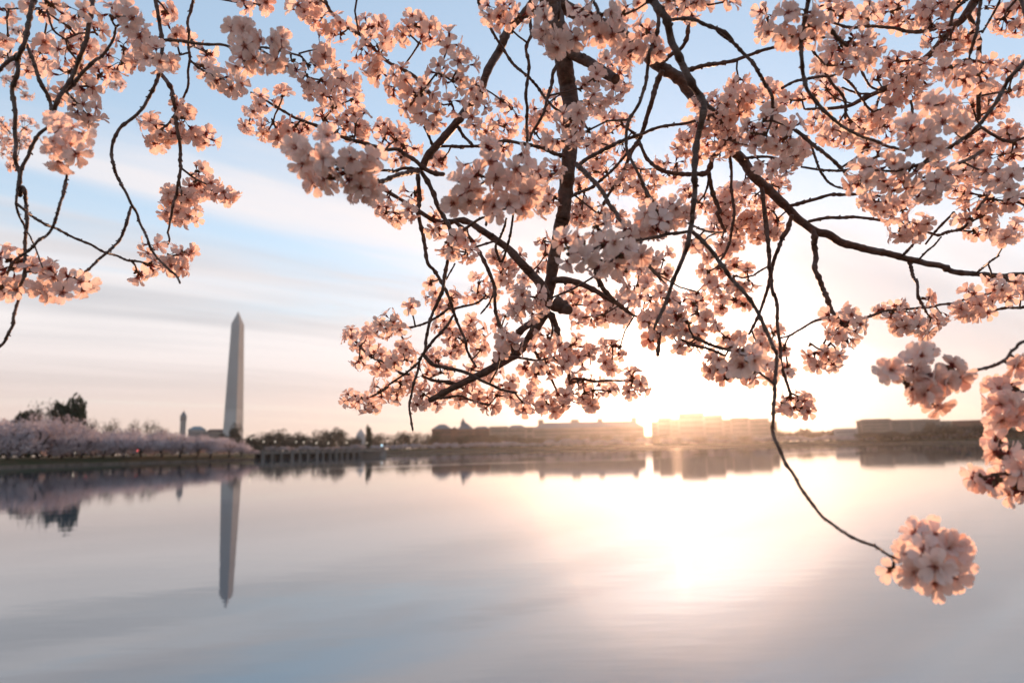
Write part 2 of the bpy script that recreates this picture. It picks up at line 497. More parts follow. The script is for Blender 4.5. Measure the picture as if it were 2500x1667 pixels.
dome()

# brick offices with a spire
r, X, Z = site('brick_hall', 1052, 1195, 690, 'dark brick hall with hipped roofs and a thin central spire')
block(r, X, Z, 1054, 1104, 1035, 22, M['brick'], M['slate'], 5.5, nx=10, nz=4)
block(r, X, Z, 1104, 1116, 1041, 18, M['brick'], M['slate'], 2.5, y0=2)
block(r, X, Z, 1116, 1157, 1032, 26, M['brick'], M['slate'], 7.0, y0=-2, nx=8, nz=4)
block(r, X, Z, 1157, 1196, 1040, 20, M['brick'], M['slate'], 3.0, y0=1, nx=8, nz=4)
zz = Z(1131, 1033)
m = MB(); c = (X(1131), 10)
m.lathe([(2.6, zz - 3), (2.4, zz + 1.5), (2.8, zz + 1.7), (1.3, zz + 2.4), (1.1, zz + 4.2), (0.35, zz + 5.0), (0.08, Z(1131, 1017.5))], 8, *c); m.build('spire', M['slate'], r)

r, X, Z = site('low_annex', 1196, 1312, 720, 'low flat roofed annex between the brick hall and the long office block')
block(r, X, Z, 1196, 1240, 1042, 20, M['limestone'], None, 0, nx=8, nz=3)
block(r, X, Z, 1240, 1285, 1037, 22, M['limestone'], M['slate'], 3.5, y0=1, nx=9, nz=4)
block(r, X, Z, 1285, 1312, 1043, 18, M['limestone'], None, 0, y0=2, nx=5, nz=3)

r, X, Z = site('long_office', 1300, 1577, 680, 'long stone office block with a slate roof and four chimneys')
ze = block(r, X, Z, 1302, 1575, 1028.5, 34, M['limestone'], M['slate'], 6.5, inset=10, nx=44, nz=4)
for px, py in ((1319, 1024), (1405, 1023), (1468, 1021), (1553, 1018)): chimney(r, X, Z, px, py, 2.6 if px != 1405 else 4.0, ze + 6, 17)

r, X, Z = site('stepped_office', 1588, 1905, 700, 'stepped stone office block across a narrow gap from the long one')
for xa, xb, py, y0, nx in ((1591, 1608, 1027, 3, 3), (1608, 1640, 1018, 2, 6), (1640, 1660, 1021, 4, 3), (1660, 1722, 1007, 0, 11), (1722, 1768, 1012, 1, 8), (1768, 1788, 1022, 4, 3), (1788, 1832, 1018, 1, 8), (1832, 1882, 1019.5, 2, 9), (1882, 1902, 1027, 4, 3)):
    block(r, X, Z, xa, xb, py, 30 + y0 * 1.3, M['limestone'], M['slate'], 1.0, y0=y0, nx=nx, nz=5)
r, X, Z = site('low_terrace', 2036, 2100, 640, 'low pale terrace building beside the big flat roofed block')
block(r, X, Z, 2038, 2096, 1047, 18, M['white_stone'], None, 0, nx=12, nz=2)
r, X, Z = site('flat_block', 2092, 2330, 660, 'wide flat roofed stone block above the blossoming shore')
for xa, xb, py, y0, nx in ((2094, 2106, 1026, 3, 2), (2106, 2178, 1022, 0, 14), (2178, 2230, 1023.5, 2, 9), (2230, 2300, 1022, 0.5, 13), (2300, 2328, 1026, 3, 5)):
    block(r, X, Z, xa, xb, py, 26 + y0 * 1.3, M['limestone'], M['slate'], 0.9, y0=y0, nx=nx, nz=5)
r, X, Z = site('back_office', 2300, 2460, 760, 'distant flat roofed office half hidden by dark trees')
block(r, X, Z, 2328, 2470, 1024, 24, M['brick'], M['slate'], 1.0, nx=22, nz=5)

# ------------------------------------------------------------------ bridge
def bridge():
    d0, d1 = 292, 315
    p0, p1 = ground(634, d0), ground(925, d1)
    L = (p1 - p0).length
    a = math.atan2(p1.y - p0.y, p1.x - p0.x)
    r = empty('road_bridge', (p0.x, p0.y, 0), a)
    tag(r, 'low stone bridge on square piers at the end of the bank', 'bridge')
    m = MB(); m.box(-4, L + 4, 0, 12, 1.7, 2.5); m.build('deck', M['concrete'], r)
    m = MB(); m.box(-4, L + 4, 0.0, 0.3, 2.51, 2.7); m.box(-4, L + 4, 0.0, 0.3, 3.25, 3.42); m.build('handrail', M['concrete'], r)
    k = int(L / 0.9)
    m = MB()
    for i in range(k): m.box(i * 0.9 - 0.12, i * 0.9 + 0.12, 0.06, 0.24, 2.701, 3.249)
    m.build('balusters', M['concrete'], r)['kind'] = 'stuff'
    for i, px in enumerate((642, 666, 691, 720, 741, 763, 788, 804, 824, 842, 858, 874, 892, 908)):
        x = (ground(px, d0) - p0).length * (1 if px >= 634 else -1)
        w = 0.55 if i in (0, 3, 6, 9) else 0.32
        m = MB(); m.box(x - w, x + w, -0.6, 12.5, -3, 1.69); m.box(x - w * 0.9, x + w * 0.9, -0.55, -0.02, 1.695, 3.5); m.box(x - w * 1.1, x + w * 1.1, -0.65, 0.35, 3.501, 3.65)
        m.build('pier', M['concrete'], r)
    m = MB(); m.box(-6, L + 6, 4, 5.0, -3, 1.68); m.build('inner_wall', M['granite'], r)
    return p0, a
bridge()

# ------------------------------------------------------------------ lamps
def lamp(px, py, dist, zbase, label, group, mat, gname='street_lamp', gr=0.24):
    p = ground(px, dist, zbase)
    zt = height(px, py, dist) - zbase
    r = empty(gname, p)
    tag(r, label, 'lamp', group)
    m = MB(); m.lathe([(0.22, 0), (0.2, 0.5), (0.09, 0.7), (0.06, zt - gr)], 8); m.build('post', M['iron'], r)
    m = MB(); m.lathe([(gr * max(0.05, math.cos(t)), zt + gr * math.sin(t)) for t in [math.radians(x) for x in range(-80, 90, 20)]], 10); m.build('globe', mat, r, smooth=True)
LB = 'street lamp with a small lit globe standing on the bridge'
for px, py in ((643, 1078), (671, 1078), (722, 1078), (741, 1079), (772, 1081), (801, 1081), (846, 1080), (895, 1081)):
    t_ = (px - 634) / (925 - 634)
    lamp(px, py, 297 + 23 * t_, 2.5, LB, 'lamps along the bridge', M['globe'])
lamp(612, 1071, 300, 2.2, 'lit street lamp in front of the obelisk foot at the end of the bank', None, M['globe'])
lamp(932, 1087, 500, 3.0, 'bluish white lamp on the shore past the bridge', None, M['blue_lamp'], 'shore_lamp', 0.7)
for px, py in ((212, 1099), (334, 1100)):  # red lights of no known kind, each set on a small post
    lamp(px, py, 256, 2.1, 'small red light glowing under the blossoming trees', 'red lights under the trees', M['red_lamp'], 'red_light', 0.26)
for px, py in ((450, 1098), (182, 1105)):
    lamp(px, py, 262, 2.1, 'small white path lamp under the blossoming trees', 'white path lamps under the trees', M['globe'], 'path_lamp', 0.22)

# ------------------------------------------------------------------ far trees
def crown_mesh(name, mat, n, size, lobes, seed, flat=1.0):
    """leaf-sized faces spread through several lobes of a unit crown (width 1, height 1, base at 0)"""
    g = np.random.default_rng(seed)
    V, F = [], []
    tot = sum(l[3] ** 2 for l in lobes)
    for (cx, cy_, cz, rr) in lobes:
        k = int(n * rr ** 2 / tot)
        d = g.normal(size=(k, 3)); d /= np.linalg.norm(d, axis=1)[:, None]
        rad = rr * (0.45 + 0.6 * g.random(k) ** 0.6)
        # sub-clumps give light and dark patches
        cl = g.normal(size=(9, 3)); cl /= np.linalg.norm(cl, axis=1)[:, None]
        near = (d @ cl.T).max(axis=1)
        rad *= 0.62 + 0.55 * np.clip((near - 0.5) / 0.5, 0, 1)
        p = np.array([cx, cy_, cz]) + d * rad[:, None] * np.array([1, 1, flat])
        for q in p:
            a = g.normal(size=3); a /= np.linalg.norm(a)
            b_ = np.cross(a, g.normal(size=3)); b_ /= np.linalg.norm(b_) + 1e-9
            s = size * (0.6 + 0.8 * g.random())
            i = len(V)
            V += [tuple(q - a * s), tuple(q + b_ * s * 0.7), tuple(q + a * s), tuple(q - b_ * s * 0.7)]
            F.append((i, i + 1, i + 2, i + 3))
    me = bpy.data.meshes.new(name); me.from_pydata(V, [], F); me.materials.append(mat); me.update()
    return me

def limb_mesh(name, mat, seed, spread=0.42, top=0.75, n=5, trunk=0.30, r0=0.035):
    g = random.Random(seed)
    m = MB()
    fork = Vector((g.uniform(-.03, .03), g.uniform(-.03, .03), trunk))
    m.tube([(0, 0, -0.12), (0.0, 0, 0.0), fork * 0.5 + Vector((0.012, 0, 0)), fork], [r0 * 1.5, r0 * 1.1, r0 * 0.9, r0 * 0.75], 7)
    for i in range(n):
        a = 2 * math.pi * (i + g.random() * 0.6) / n
        e = Vector((math.cos(a) * spread * g.uniform(.6, 1), math.sin(a) * spread * g.uniform(.6, 1), top * g.uniform(.75, 1.05)))
        mid = fork.lerp(e, 0.5) + Vector((0, 0, 0.08))
        m.tube([fork - Vector((0, 0, 0.02)), mid, e], [r0 * 0.6, r0 * 0.38, r0 * 0.12], 5)
        for _ in range(3):
            s = mid.lerp(e, g.uniform(0, .7)); q = s + Vector((g.uniform(-.16, .16), g.uniform(-.16, .16), g.uniform(.02, .2)))
            m.tube([s, (s + q) / 2 + Vector((0, 0, .02)), q], [r0 * 0.28, r0 * 0.18, r0 * 0.06], 4)
    return m.mesh(name, mat)

def lobes(seed, n=9, w=0.36, zc=0.62, dz=0.20, r=(0.17, 0.26)):
    g = random.Random(seed)
    L = [(0, 0, zc, 0.27)]
    for i in range(n):
        a = 2 * math.pi * i / n + g.random()
        k = g.uniform(.55, 1) * w
        L.append((math.cos(a) * k, math.sin(a) * k, zc + g.uniform(-dz, dz) - 0.10 * (k / w), g.uniform(*r)))
    return L

KIND = {}
for k, nm in enumerate(('far_blossom', 'far_blossom_b', 'far_blossom', 'far_blossom_b')):
    KIND['cherry', k] = (crown_mesh('cherry_crown', M[nm], 2600, 0.021, lobes(30 + k, 13, 0.46, 0.56, 0.24, (0.13, 0.24)), 40 + k, 0.85), limb_mesh('cherry_trunk', M['bark'], 50 + k, 0.40, 0.72, 6, 0.20, 0.034))
for k in range(2):
    KIND['evergreen', k] = (crown_mesh('evergreen_crown', M['evergreen'], 5200, 0.042, lobes(60 + k, 11, 0.28, 0.58, 0.26, (0.18, 0.27)), 70 + k, 1.15), limb_mesh('evergreen_trunk', M['bark'], 80 + k, 0.3, 0.8))
for k in range(3):
    KIND['winter', k] = (crown_mesh('winter_crown', M['spring_leaf'], 1000, 0.018, lobes(90 + k, 9, 0.34, 0.62, 0.2), 95 + k, 1.0), limb_mesh('winter_trunk', M['bark'], 100 + k, 0.42, 0.92, 9, 0.26, 0.024))
for k in range(3):
    KIND['wood', k] = (crown_mesh('dark_crown', M['dark_wood'], 1500, 0.030, lobes(110 + k, 9, 0.36, 0.55, 0.25), 115 + k, 1.1), limb_mesh('dark_trunk', M['bark'], 120 + k, 0.4, 0.8))

def tree(kind, k, name, px, pytop, dist, wpx, zbase, label, group=None, rot=None):
    h = height(px, pytop, dist) - zbase
    w = width(wpx, dist)
    r = empty(name, ground(px, dist, zbase), rnd.uniform(0, 6.28) if rot is None else rot)
    tag(r, label, 'tree', group)
    cme, tme = KIND[kind, k]
    c = link('crown', cme, r); c.scale = (w, w, h * 1.08)
    t = link('trunk', tme, r); t.scale = (w, w, h)
    return r

def zone(px, rows):
    return next((t for lim, t in rows if px < lim), rows[-1][1])
BANK = ((135, 'below the two dark evergreens'), (235, 'below the large evergreen'), (410, 'below the bare trees'), (475, 'below the slim tower'), (535, 'below the brown roofed building'), (585, 'below the obelisk'), (9999, 'at its tip'))
SHORE = ((1055, 'past the bridge end'), (1200, 'below the brick hall'), (1300, 'below the low annex'), (1580, 'below the long office block'), (1905, 'below the stepped office'), (2095, 'below the bare trees and the terrace'), (9999, 'below the wide flat roofed block'))
CH = 'pale pink cherry tree in the front row on the bank, '
for i, (px, py, wpx) in enumerate(((-60, 1005, 130), (20, 1020, 110), (95, 1022, 120), (150, 1050, 95), (200, 1048, 100), (252, 1056, 85), (300, 1054, 90), (345, 1052, 85), (395, 1060, 75), (440, 1052, 80), (482, 1064, 66), (515, 1060, 72), (560, 1068, 62), (590, 1082, 46), (612, 1094, 34))):
    tree('cherry', i % 4, 'cherry_tree', px, py, 228 + max(px, 0) * 0.055, wpx, 1.7, CH + zone(px, BANK), 'front row cherry trees ' + zone(px, BANK))
CB = 'blossoming cherry tree in the back row of the bank, '
for i, (px, py, wpx) in enumerate(((-20, 1006, 120), (50, 1006, 110), (120, 1012, 110), (175, 1018, 100), (225, 1034, 95), (275, 1040, 90), (325, 1042, 90), (375, 1046, 85), (420, 1048, 75), (465, 1054, 70), (510, 1058, 60), (548, 1064, 50))):
    tree('cherry', (i + 2) % 4, 'cherry_tree', px, py, 285 + max(px, 0) * 0.05, wpx, 2.2, CB + zone(px, BANK), 'back row cherry trees ' + zone(px, BANK))
tree('evergreen', 0, 'evergreen_tree', 163, 978, 330, 72, 2.4, 'large dark evergreen tree towering over the blossoming bank')
tree('evergreen', 1, 'evergreen_tree', 62, 1001, 330, 66, 2.4, 'smaller dark evergreen beside a bare tree above the blossom')
tree('winter', 0, 'bare_tree', 100, 972, 320, 62, 2.4, 'bare spreading tree between the two dark evergreens')
for i, (px, py, w) in enumerate(((215, 1016, 40), (262, 1022, 48), (325, 1022, 40), (362, 1020, 38), (392, 1036, 36))):
    tree('winter', i % 3, 'bare_tree', px, py, 340, w, 2.4, 'bare brown tree poking above the back row of cherries', 'bare trees behind the bank')
for i, (px, py, w) in enumerate(((570, 1036, 34), (540, 1052, 34))):
    tree('wood', i, 'dark_tree', px, py, 640, w, 3.0, ('rounded dark tree in front of the obelisk foot', 'low dark tree in front of the brown roofed building')[i])
for i in range(15):  # added row, put in to darken the bright sky gaps under the crowns
    px = -60 + i * 42
    tree('wood', i % 3, 'dark_tree', px, 1074 + i * 0.8, 420, 56, 2.4, 'low dark tree added behind the cherry rows to darken bright gaps', 'low dark trees added behind the cherry rows')
# beyond the bridge
WB = 'dark rounded tree standing behind the bridge'
for i, (px, py, w) in enumerate(((600, 1062, 50), (622, 1066, 44), (648, 1056, 46), (670, 1049, 52), (694, 1054, 48), (714, 1062, 40), (736, 1056, 44), (760, 1062, 44), (784, 1048, 46), (808, 1046, 50), (830, 1044, 46), (850, 1068, 36), (868, 1066, 34))):
    tree('wood', i % 3, 'dark_tree', px, py, 590 + 40 * (i % 3), w, 3.0, WB, 'dark trees behind the bridge')
tree('evergreen', 0, 'columnar_tree', 900, 1042, 560, 17, 3.0, 'tall narrow dark tree beside the small dome')
WS = 'brown winter tree on the far shore below the brick hall'
for i in range(12):
    px = 915 + i * 24
    tree('winter' if i % 3 else 'wood', i % 3, 'winter_tree', px, 1054 + rnd.uniform(-3, 6) + (4 if i > 5 else 0), 590 + rnd.uniform(-20, 40), 42, 3.0, WS, 'winter trees below the brick hall')
WL = 'brown winter tree on the far shore '
for i in range(26):
    px = 1205 + i * 28
    tree('winter' if i % 2 else 'wood', i % 3, 'winter_tree', px, 1064 + rnd.uniform(-7, 6), 635 + rnd.uniform(-15, 15), 44, 3.0, WL + zone(px, SHORE), 'winter trees ' + zone(px, SHORE))
WT = 'bare tree on the low shore between the stepped office and the terrace'
for i in range(9):
    px = 1902 + i * 18
    tree('winter', i % 3, 'winter_tree', px, 1046 + rnd.uniform(-3, 6) + (4 if i > 6 else 0), 660 + rnd.uniform(-20, 20), 36, 3.0, WT, 'bare trees on the low shore')
WR = 'dark tree on the far shore by the flat roofed block'
for i in range(14):
    px = 2110 + i * 34
    tree('wood', i % 3, 'dark_tree', px, (1052 if px < 2260 else 1034) + rnd.uniform(-4, 5), 600 - max(0, px - 2250) * 0.15, 52, 3.0, WR, 'dark trees by the flat roofed block')
# blossom along the far shore
SH = 'small white blossoming cherry at the far water edge '
for i in range(60):
    px = 925 + i * 25 + rnd.uniform(-6, 6)
    if 1540 < px < 1600 and i % 2: continue
    d = np.interp(px, [s[0] for s in FAR], [s[1] for s in FAR]) + 22
    tree('cherry', 1 if i % 2 else 3, 'shore_cherry', px, horizon(px) - rnd.uniform(11, 19) - (8 if 1370 < px < 1440 or 2330 < px < 2400 else 0), d, rnd.uniform(26, 36), 2.4, SH + zone(px, SHORE), 'far shore cherries ' + zone(px, SHORE))
SB = 'small white blossoming cherry tree on the shore behind the bridge'
for i in range(12):
    px = 660 + i * 21
    tree('cherry', 1 if i % 2 else 3, 'shore_cherry', px, horizon(px) - rnd.uniform(9, 17), 585, 30, 2.4, SB, 'blossoming cherries behind the bridge')
# the wooded city behind everything
def far_wood():
    g = np.random.default_rng(5)
    V, F = [], []
    for _ in range(9000):
        px = g.uniform(-1500, 4000); d = g.uniform(1150, 1900)
        p = ground(px, d)
        top = 3 + 15 * (0.75 + 0.25 * math.sin(px * 0.02) + 0.15 * math.sin(px * 0.071))
        q = np.array([p.x, p.y, 2 + top * g.random() ** 0.6])
        a = g.normal(size=3); a /= np.linalg.norm(a); b_ = np.cross(a, g.normal(size=3)); b_ /= np.linalg.norm(b_)
        s = g.uniform(3, 7); i = len(V)
        V += [tuple(q - a * s), tuple(q + b_ * s), tuple(q + a * s), tuple(q - b_ * s)]; F.append((i, i + 1, i + 2, i + 3))
    me = bpy.data.meshes.new('distant_woods'); me.from_pydata(V, [], F); me.materials.append(M['dark_wood'])
    tag(link('distant_woods', me), 'hazy line of distant woods behind the city', 'woods', kind='stuff')
far_wood()

# ------------------------------------------------------------------ morning haze
def haze():
    m = bpy.data.materials.new('morning_haze'); m.use_nodes = True
    t = m.node_tree; t.nodes.remove(t.nodes['Principled BSDF'])
    v_ = N(t, 'ShaderNodeVolumePrincipled')
    v_.inputs['Color'].default_value = (0.95, 0.93, 0.92, 1)
    v_.inputs['Density'].default_value = 0.000062
    v_.inputs['Anisotropy'].default_value = 0.90
    t.links.new(v_.outputs[0], t.nodes['Material Output'].inputs['Volume'])
    b = MB(); b.box(-2650, 2650, -550, 2950, -5.0, 190)
    tag(b.build('haze', m), 'thin morning haze over the basin', kind='stuff')
haze()
# ------------------------------------------------------------------ the cherry tree overhead
ZONES = {'A': (0, 0, 3.136), 'B': (0, 450, 3.136), 'C': (525, 0, 3.136), 'D': (1100, 0, 2.8), 'E': (1750, 0, 2.6133),
         'F': (800, 500, 2.70375), 'G': (1500, 520, 3.2667), 'H': (1900, 600, 3.2667), 'K': (1850, 960, 2.2185)}
def zp(z, x, y):
    a, b, s = ZONES[z]
    return a + x / s, b + y / s

def bark_material():
    m = bpy.data.materials.new('cherry_bark'); m.use_nodes = True
    t = m.node_tree; b = t.nodes['Principled BSDF']
    co = N(t, 'ShaderNodeTexCoord')
    n = N(t, 'ShaderNodeTexNoise'); n.inputs['Scale'].default_value = 90; n.inputs['Detail'].default_value = 6; n.inputs['Roughness'].default_value = 0.65
    t.links.new(co.outputs['Object'], n.inputs['Vector'])
    mp = N(t, 'ShaderNodeMapping'); mp.inputs['Scale'].default_value = (40, 40, 420)
    t.links.new(co.outputs['Object'], mp.inputs[0])
    n2 = N(t, 'ShaderNodeTexNoise'); n2.inputs['Scale'].default_value = 1.0; n2.inputs['Detail'].default_value = 3
    t.links.new(mp.outputs[0], n2.inputs['Vector'])
    c = mixcol(t, maprange(t, n.outputs[0], 0.35, 0.7), (0.062, 0.034, 0.025), (0.135, 0.082, 0.060))
    c = mixcol(t, maprange(t, n2.outputs[0], 0.60, 0.70), c, (0.17, 0.12, 0.09))
    t.links.new(c, b.inputs['Base Color'])
    b.inputs['Roughness'].default_value = 0.62
    b.inputs['Specular IOR Level'].default_value = 0.35
    h = math_node(t, 'ADD', math_node(t, 'MULTIPLY', n.outputs[0], 0.6), math_node(t, 'MULTIPLY', n2.outputs[0], 0.5))
    bp = N(t, 'ShaderNodeBump'); bp.inputs['Strength'].default_value = 0.7; bp.inputs['Distance'].default_value = 0.003
    t.links.new(h, bp.inputs['Height']); t.links.new(bp.outputs[0], b.inputs['Normal'])
    return m

def petal_material():
    m = bpy.data.materials.new('cherry_petal'); m.use_nodes = True
    t = m.node_tree; b = t.nodes['Principled BSDF']
    at_ = N(t, 'ShaderNodeAttribute'); at_.attribute_name = 'tint'
    rn = N(t, 'ShaderNodeAttribute'); rn.attribute_name = 'shade'
    c = mixcol(t, rn.outputs['Fac'], (0.95, 0.85, 0.82), (0.93, 0.76, 0.72))
    c = mixcol(t, maprange(t, at_.outputs['Fac'], 0.40, 1.0), c, (0.62, 0.20, 0.17))
    t.links.new(c, b.inputs['Base Color'])
    b.inputs['Roughness'].default_value = 0.6
    b.inputs['Specular IOR Level'].default_value = 0.2
    tr = N(t, 'ShaderNodeBsdfTranslucent')
    t.links.new(mixcol(t, 1.0, c, (1.0, 0.86, 0.75), 'MULTIPLY'), tr.inputs[0])
    mx = N(t, 'ShaderNodeMixShader'); mx.inputs[0].default_value = 0.56
    t.links.new(b.outputs[0], mx.inputs[1]); t.links.new(tr.outputs[0], mx.inputs[2])
    t.links.new(mx.outputs[0], t.nodes['Material Output'].inputs[0])
    return m
M['cherry_bark'] = bark_material()
M['petal'] = petal_material()
M['calyx'] = material('red_calyx', (0.22, 0.045, 0.035), 0.6, 0.3, trans=0.25)
M['stalk'] = material('flower_stalk', (0.15, 0.085, 0.045), 0.7, 0.2, trans=0.15)
M['stamen'] = material('stamen', (0.62, 0.36, 0.22), 0.7, 0.2, trans=0.3)
FLOWER_MATS = [M['petal'], M['calyx'], M['stalk'], M['stamen']]

# ---- branches: (zone, [(x, y) read in that enlargement], width at start, width at end, depth start, depth end)
BR = []
def br(z, pts, w0, w1, d0, d1=None, kind='twig'):
    s = ZONES[z[0]][2]
    P = []
    zz = z[0]
    for p in pts:
        if isinstance(p, str): zz = p; continue
        P.append(zp(zz, *p))
    BR.append((P, w0 / s, w1 / s, d0, d0 if d1 is None else d1, kind))

# main bough and its fork
br('D', [(640, -160), (690, 60), (730, 220), (760, 370), (780, 480), (800, 580), (822, 700), (822, 800), (815, 1000), (810, 1100), (800, 1200), (790, 1300), (780, 1400), (765, 1520), 'F', (1548, 90), (1525, 200), (1500, 320), (1482, 440), (1465, 550), (1450, 630), (1432, 700), (1400, 765), (1365, 830), (1325, 890), (1285, 945), (1220, 1000), (1130, 1050), (1040, 1100), (950, 1145), (850, 1195), (760, 1240), (700, 1275), (665, 1292)], 135, 36, 1.30, 1.34, 'bough')
br('D', [(790, 350), (860, 385), (950, 430), (1040, 490), (1128, 542)], 80, 72, 1.29, 1.20, 'cut_stub')
br('D', [(640, -140), (700, -30), (780, 50), (900, 110), (1020, 165), (1130, 215), (1230, 280), (1330, 365), (1410, 440), (1480, 485), (1570, 545), (1640, 640), (1720, 740), (1800, 840), 'E', (60, 920), (110, 970), (170, 1030), (205, 1090), (260, 1150), (330, 1212), (400, 1280), (460, 1340), (510, 1395), (560, 1430), (630, 1478), (710, 1495), 'H', (500, -25), (620, 5), (700, 30), (830, 55), (940, 80), (1030, 105), (1110, 120), (1180, 140), (1300, 160), (1380, 200), (1450, 215), (1580, 225), (1700, 235), (1800, 240), (1900, 228), (2040, 222)], 95, 26, 1.32, 1.42, 'bough')
br('D', [(620, -90), (560, 20), (490, 110), (400, 200), (360, 280), (330, 350), (270, 440), (230, 530), (190, 640), (110, 740), (50, 820), (0, 880), 'C', (1680, 1130), (1620, 1210), (1580, 1300)], 62, 62, 1.31, 1.30, 'branch')
br('F', [(1500, 650), (1540, 670), (1560, 682), (1590, 696)], 118, 70, 1.32, 1.29, 'cut_stub')

# hanging growth on one side
br('A', [(275, -60), (262, 0), (245, 60), (225, 160), (205, 260), (185, 340), (150, 420), (135, 470), (140, 550), (110, 640), (95, 710), (115, 860), (110, 1000), (125, 1110), (115, 1180), (130, 1270), (150, 1330), (145, 1420), (150, 1500), 'B', (170, 20), (190, 70), (200, 150), (205, 230), (205, 330), (195, 430), (190, 560), (185, 700), (155, 780), (150, 860), (125, 930), (100, 1010), (95, 1080), (60, 1150), (30, 1210), (-30, 1260)], 40, 24, 1.05, 0.92, 'branch')
br('A', [(150, 405), (120, 430), (50, 480), (0, 530), (-60, 590)], 32, 26, 1.03)
br('A', [(200, -40), (200, 30), (195, 100)], 14, 10, 1.3)
br('A', [(-40, 60), (60, 72), (150, 65), (250, 70), (410, 45)], 15, 12, 1.3, 1.2)
br('A', [(345, -50), (350, 0), (360, 80), (385, 170), (420, 240), (470, 280), (530, 320)], 24, 16, 1.1)
br('A', [(205, 345), (235, 420), (265, 500), (290, 590), (330, 670), (370, 740), (390, 800), (405, 860)], 26, 30, 1.03, 1.02)
br('A', [(715, -60), (710, 0), (700, 90), (680, 180), (660, 300), (620, 420), (590, 500), (550, 600), (490, 690), (440, 770), (410, 850), (400, 900)], 38, 36, 1.06, 1.0, 'branch')
br('A', [(500, 700), (570, 640), (640, 550), (720, 470), (770, 440), (820, 380), (870, 290), (890, 210), (930, 190)], 34, 18, 1.03, 1.05)
br('A', [(1185, -60), (1190, 0), (1210, 100), (1225, 200), (1240, 300), (1240, 400), (1225, 480), (1215, 580), (1185, 660), (1140, 750), (1090, 830), (1010, 910), (930, 970), (890, 1030), (860, 1100), (850, 1190), (865, 1260), (890, 1340), (930, 1420), 'B', (920, 0), (960, 60), (1000, 150), (1045, 220), (1065, 290), (1100, 360), (1130, 420), (1145, 470), (1200, 560), (1260, 620), (1310, 670), (1350, 700), (1380, 760)], 34, 18, 1.08, 1.0, 'branch')
br('A', [(1490, -60), (1480, 0), (1460, 80), (1435, 170), (1445, 260), (1440, 350), (1450, 430), (1440, 540), (1440, 660), (1410, 740), (1370, 830), (1330, 890), (1290, 950), (1220, 1000)], 24, 18, 1.16, 1.2)
br('A', [(1245, 310), (1330, 310), (1420, 320), (1500, 335), (1600, 345), (1690, 345), (1750, 360), (1800, 410), 'C', (250, 400), (340, 365), (420, 370), (500, 390), (580, 410), (650, 430), (690, 470), (720, 540)], 28, 14, 1.08, 1.12)
br('C', [(640, 410), (700, 395), (740, 385), (820, 370)], 16, 12, 1.12)
br('A', [(1240, 425), (1330, 430), (1400, 415), (1450, 400)], 20, 16, 1.1, 1.15)
br('A', [(1455, 460), (1510, 510), (1580, 550), (1650, 590)], 20, 16, 1.16)
br('A', [(1225, 560), (1265, 605), (1290, 640), (1320, 700), (1330, 780), (1345, 860), (1350, 960), (1370, 1060), (1380, 1150), (1380, 1230), (1382, 1300), (1365, 1400), (1350, 1500), 'B', (1350, 90), (1325, 160), (1310, 250), (1295, 330), (1285, 370), (1295, 420), (1285, 462)], 36, 16, 1.2, 1.14, 'branch')
br('A', [(1385, 1285), (1440, 1330), (1480, 1360), (1530, 1390), (1600, 1420), (1700, 1450)], 20, 12, 1.2, 1.25)
br('A', [(1375, 1390), (1388, 1480), 'B', (1386, 20), (1390, 80), (1385, 170), (1380, 230)], 18, 14, 1.19)
br('A', [(525, 1240), (515, 1350), (495, 1420), (485, 1500), 'B', (510, 0), (490, 70), (460, 160), (440, 230), (410, 310), (370, 380), (300, 430), (240, 490), (160, 550), (90, 600)], 22, 24, .92, .95)
br('A', [(400, 960), (320, 1010), (280, 1060), (240, 1130), (220, 1190), (180, 1260), (160, 1330), (150, 1440)], 28, 30, .95, .96)
br('B', [(130, 150), (190, 200), (240, 240), (310, 285), (390, 325), (450, 350), (530, 395), (610, 430), (690, 460), (790, 515), (900, 550), (970, 580), (1040, 585)], 24, 18, .96, 1.1)
br('B', [(1005, 175), (980, 250), (960, 320), (930, 400), (890, 460), (820, 520), (750, 575), (700, 630), (650, 670), (600, 690), (550, 750), (490, 800)], 24, 20, 1.04, .96)
br('B', [(195, 350), (230, 400), (260, 460), (290, 540), (325, 640)], 14, 10, .95)
br('B', [(140, -20), (130, 90), (130, 150), (145, 230), (180, 300), (200, 360)], 24, 16, .965)

# centre, beside the bough
br('C', [(840, -60), (850, 30), (900, 110), (960, 170), (1030, 225), (1080, 250), (1140, 290), (1240, 400), (1330, 480), (1430, 530), (1520, 580), (1580, 640), (1640, 710), (1690, 780)], 22, 28, 1.2, 1.22)
br('C', [(1300, 1150), (1150, 1100), (1000, 1060), (880, 1010), (770, 960), (700, 935), (620, 905), (540, 860), (470, 820), (330, 735), (270, 705)], 34, 18, 1.3, 1.3, 'branch')
br('C', [(1750, 1335), (1680, 1330), (1600, 1290), (1520, 1220), (1450, 1180), (1400, 1145), (1300, 1150)], 40, 30, 1.28, 1.27)
br('C', [(1570, 1300), (1450, 1290), (1370, 1315), (1280, 1305), (1150, 1330)], 28, 22, 1.29, 1.2)
br('C', [(1580, 1300), (1480, 1325), (1400, 1340), (1290, 1385), (1210, 1388), (1080, 1370), (930, 1290)], 44, 26, 1.29, .92, 'branch')
br('C', [(1550, 1310), (1555, 1400), (1565, 1530), 'F', (600, 50), (620, 150), (640, 250), (660, 380), (700, 430), (740, 490), (780, 570), (810, 640), (830, 700), (850, 760), (880, 830), (910, 900), (920, 960), (950, 1020), (980, 1070)], 38, 20, 1.29, 1.33, 'branch')
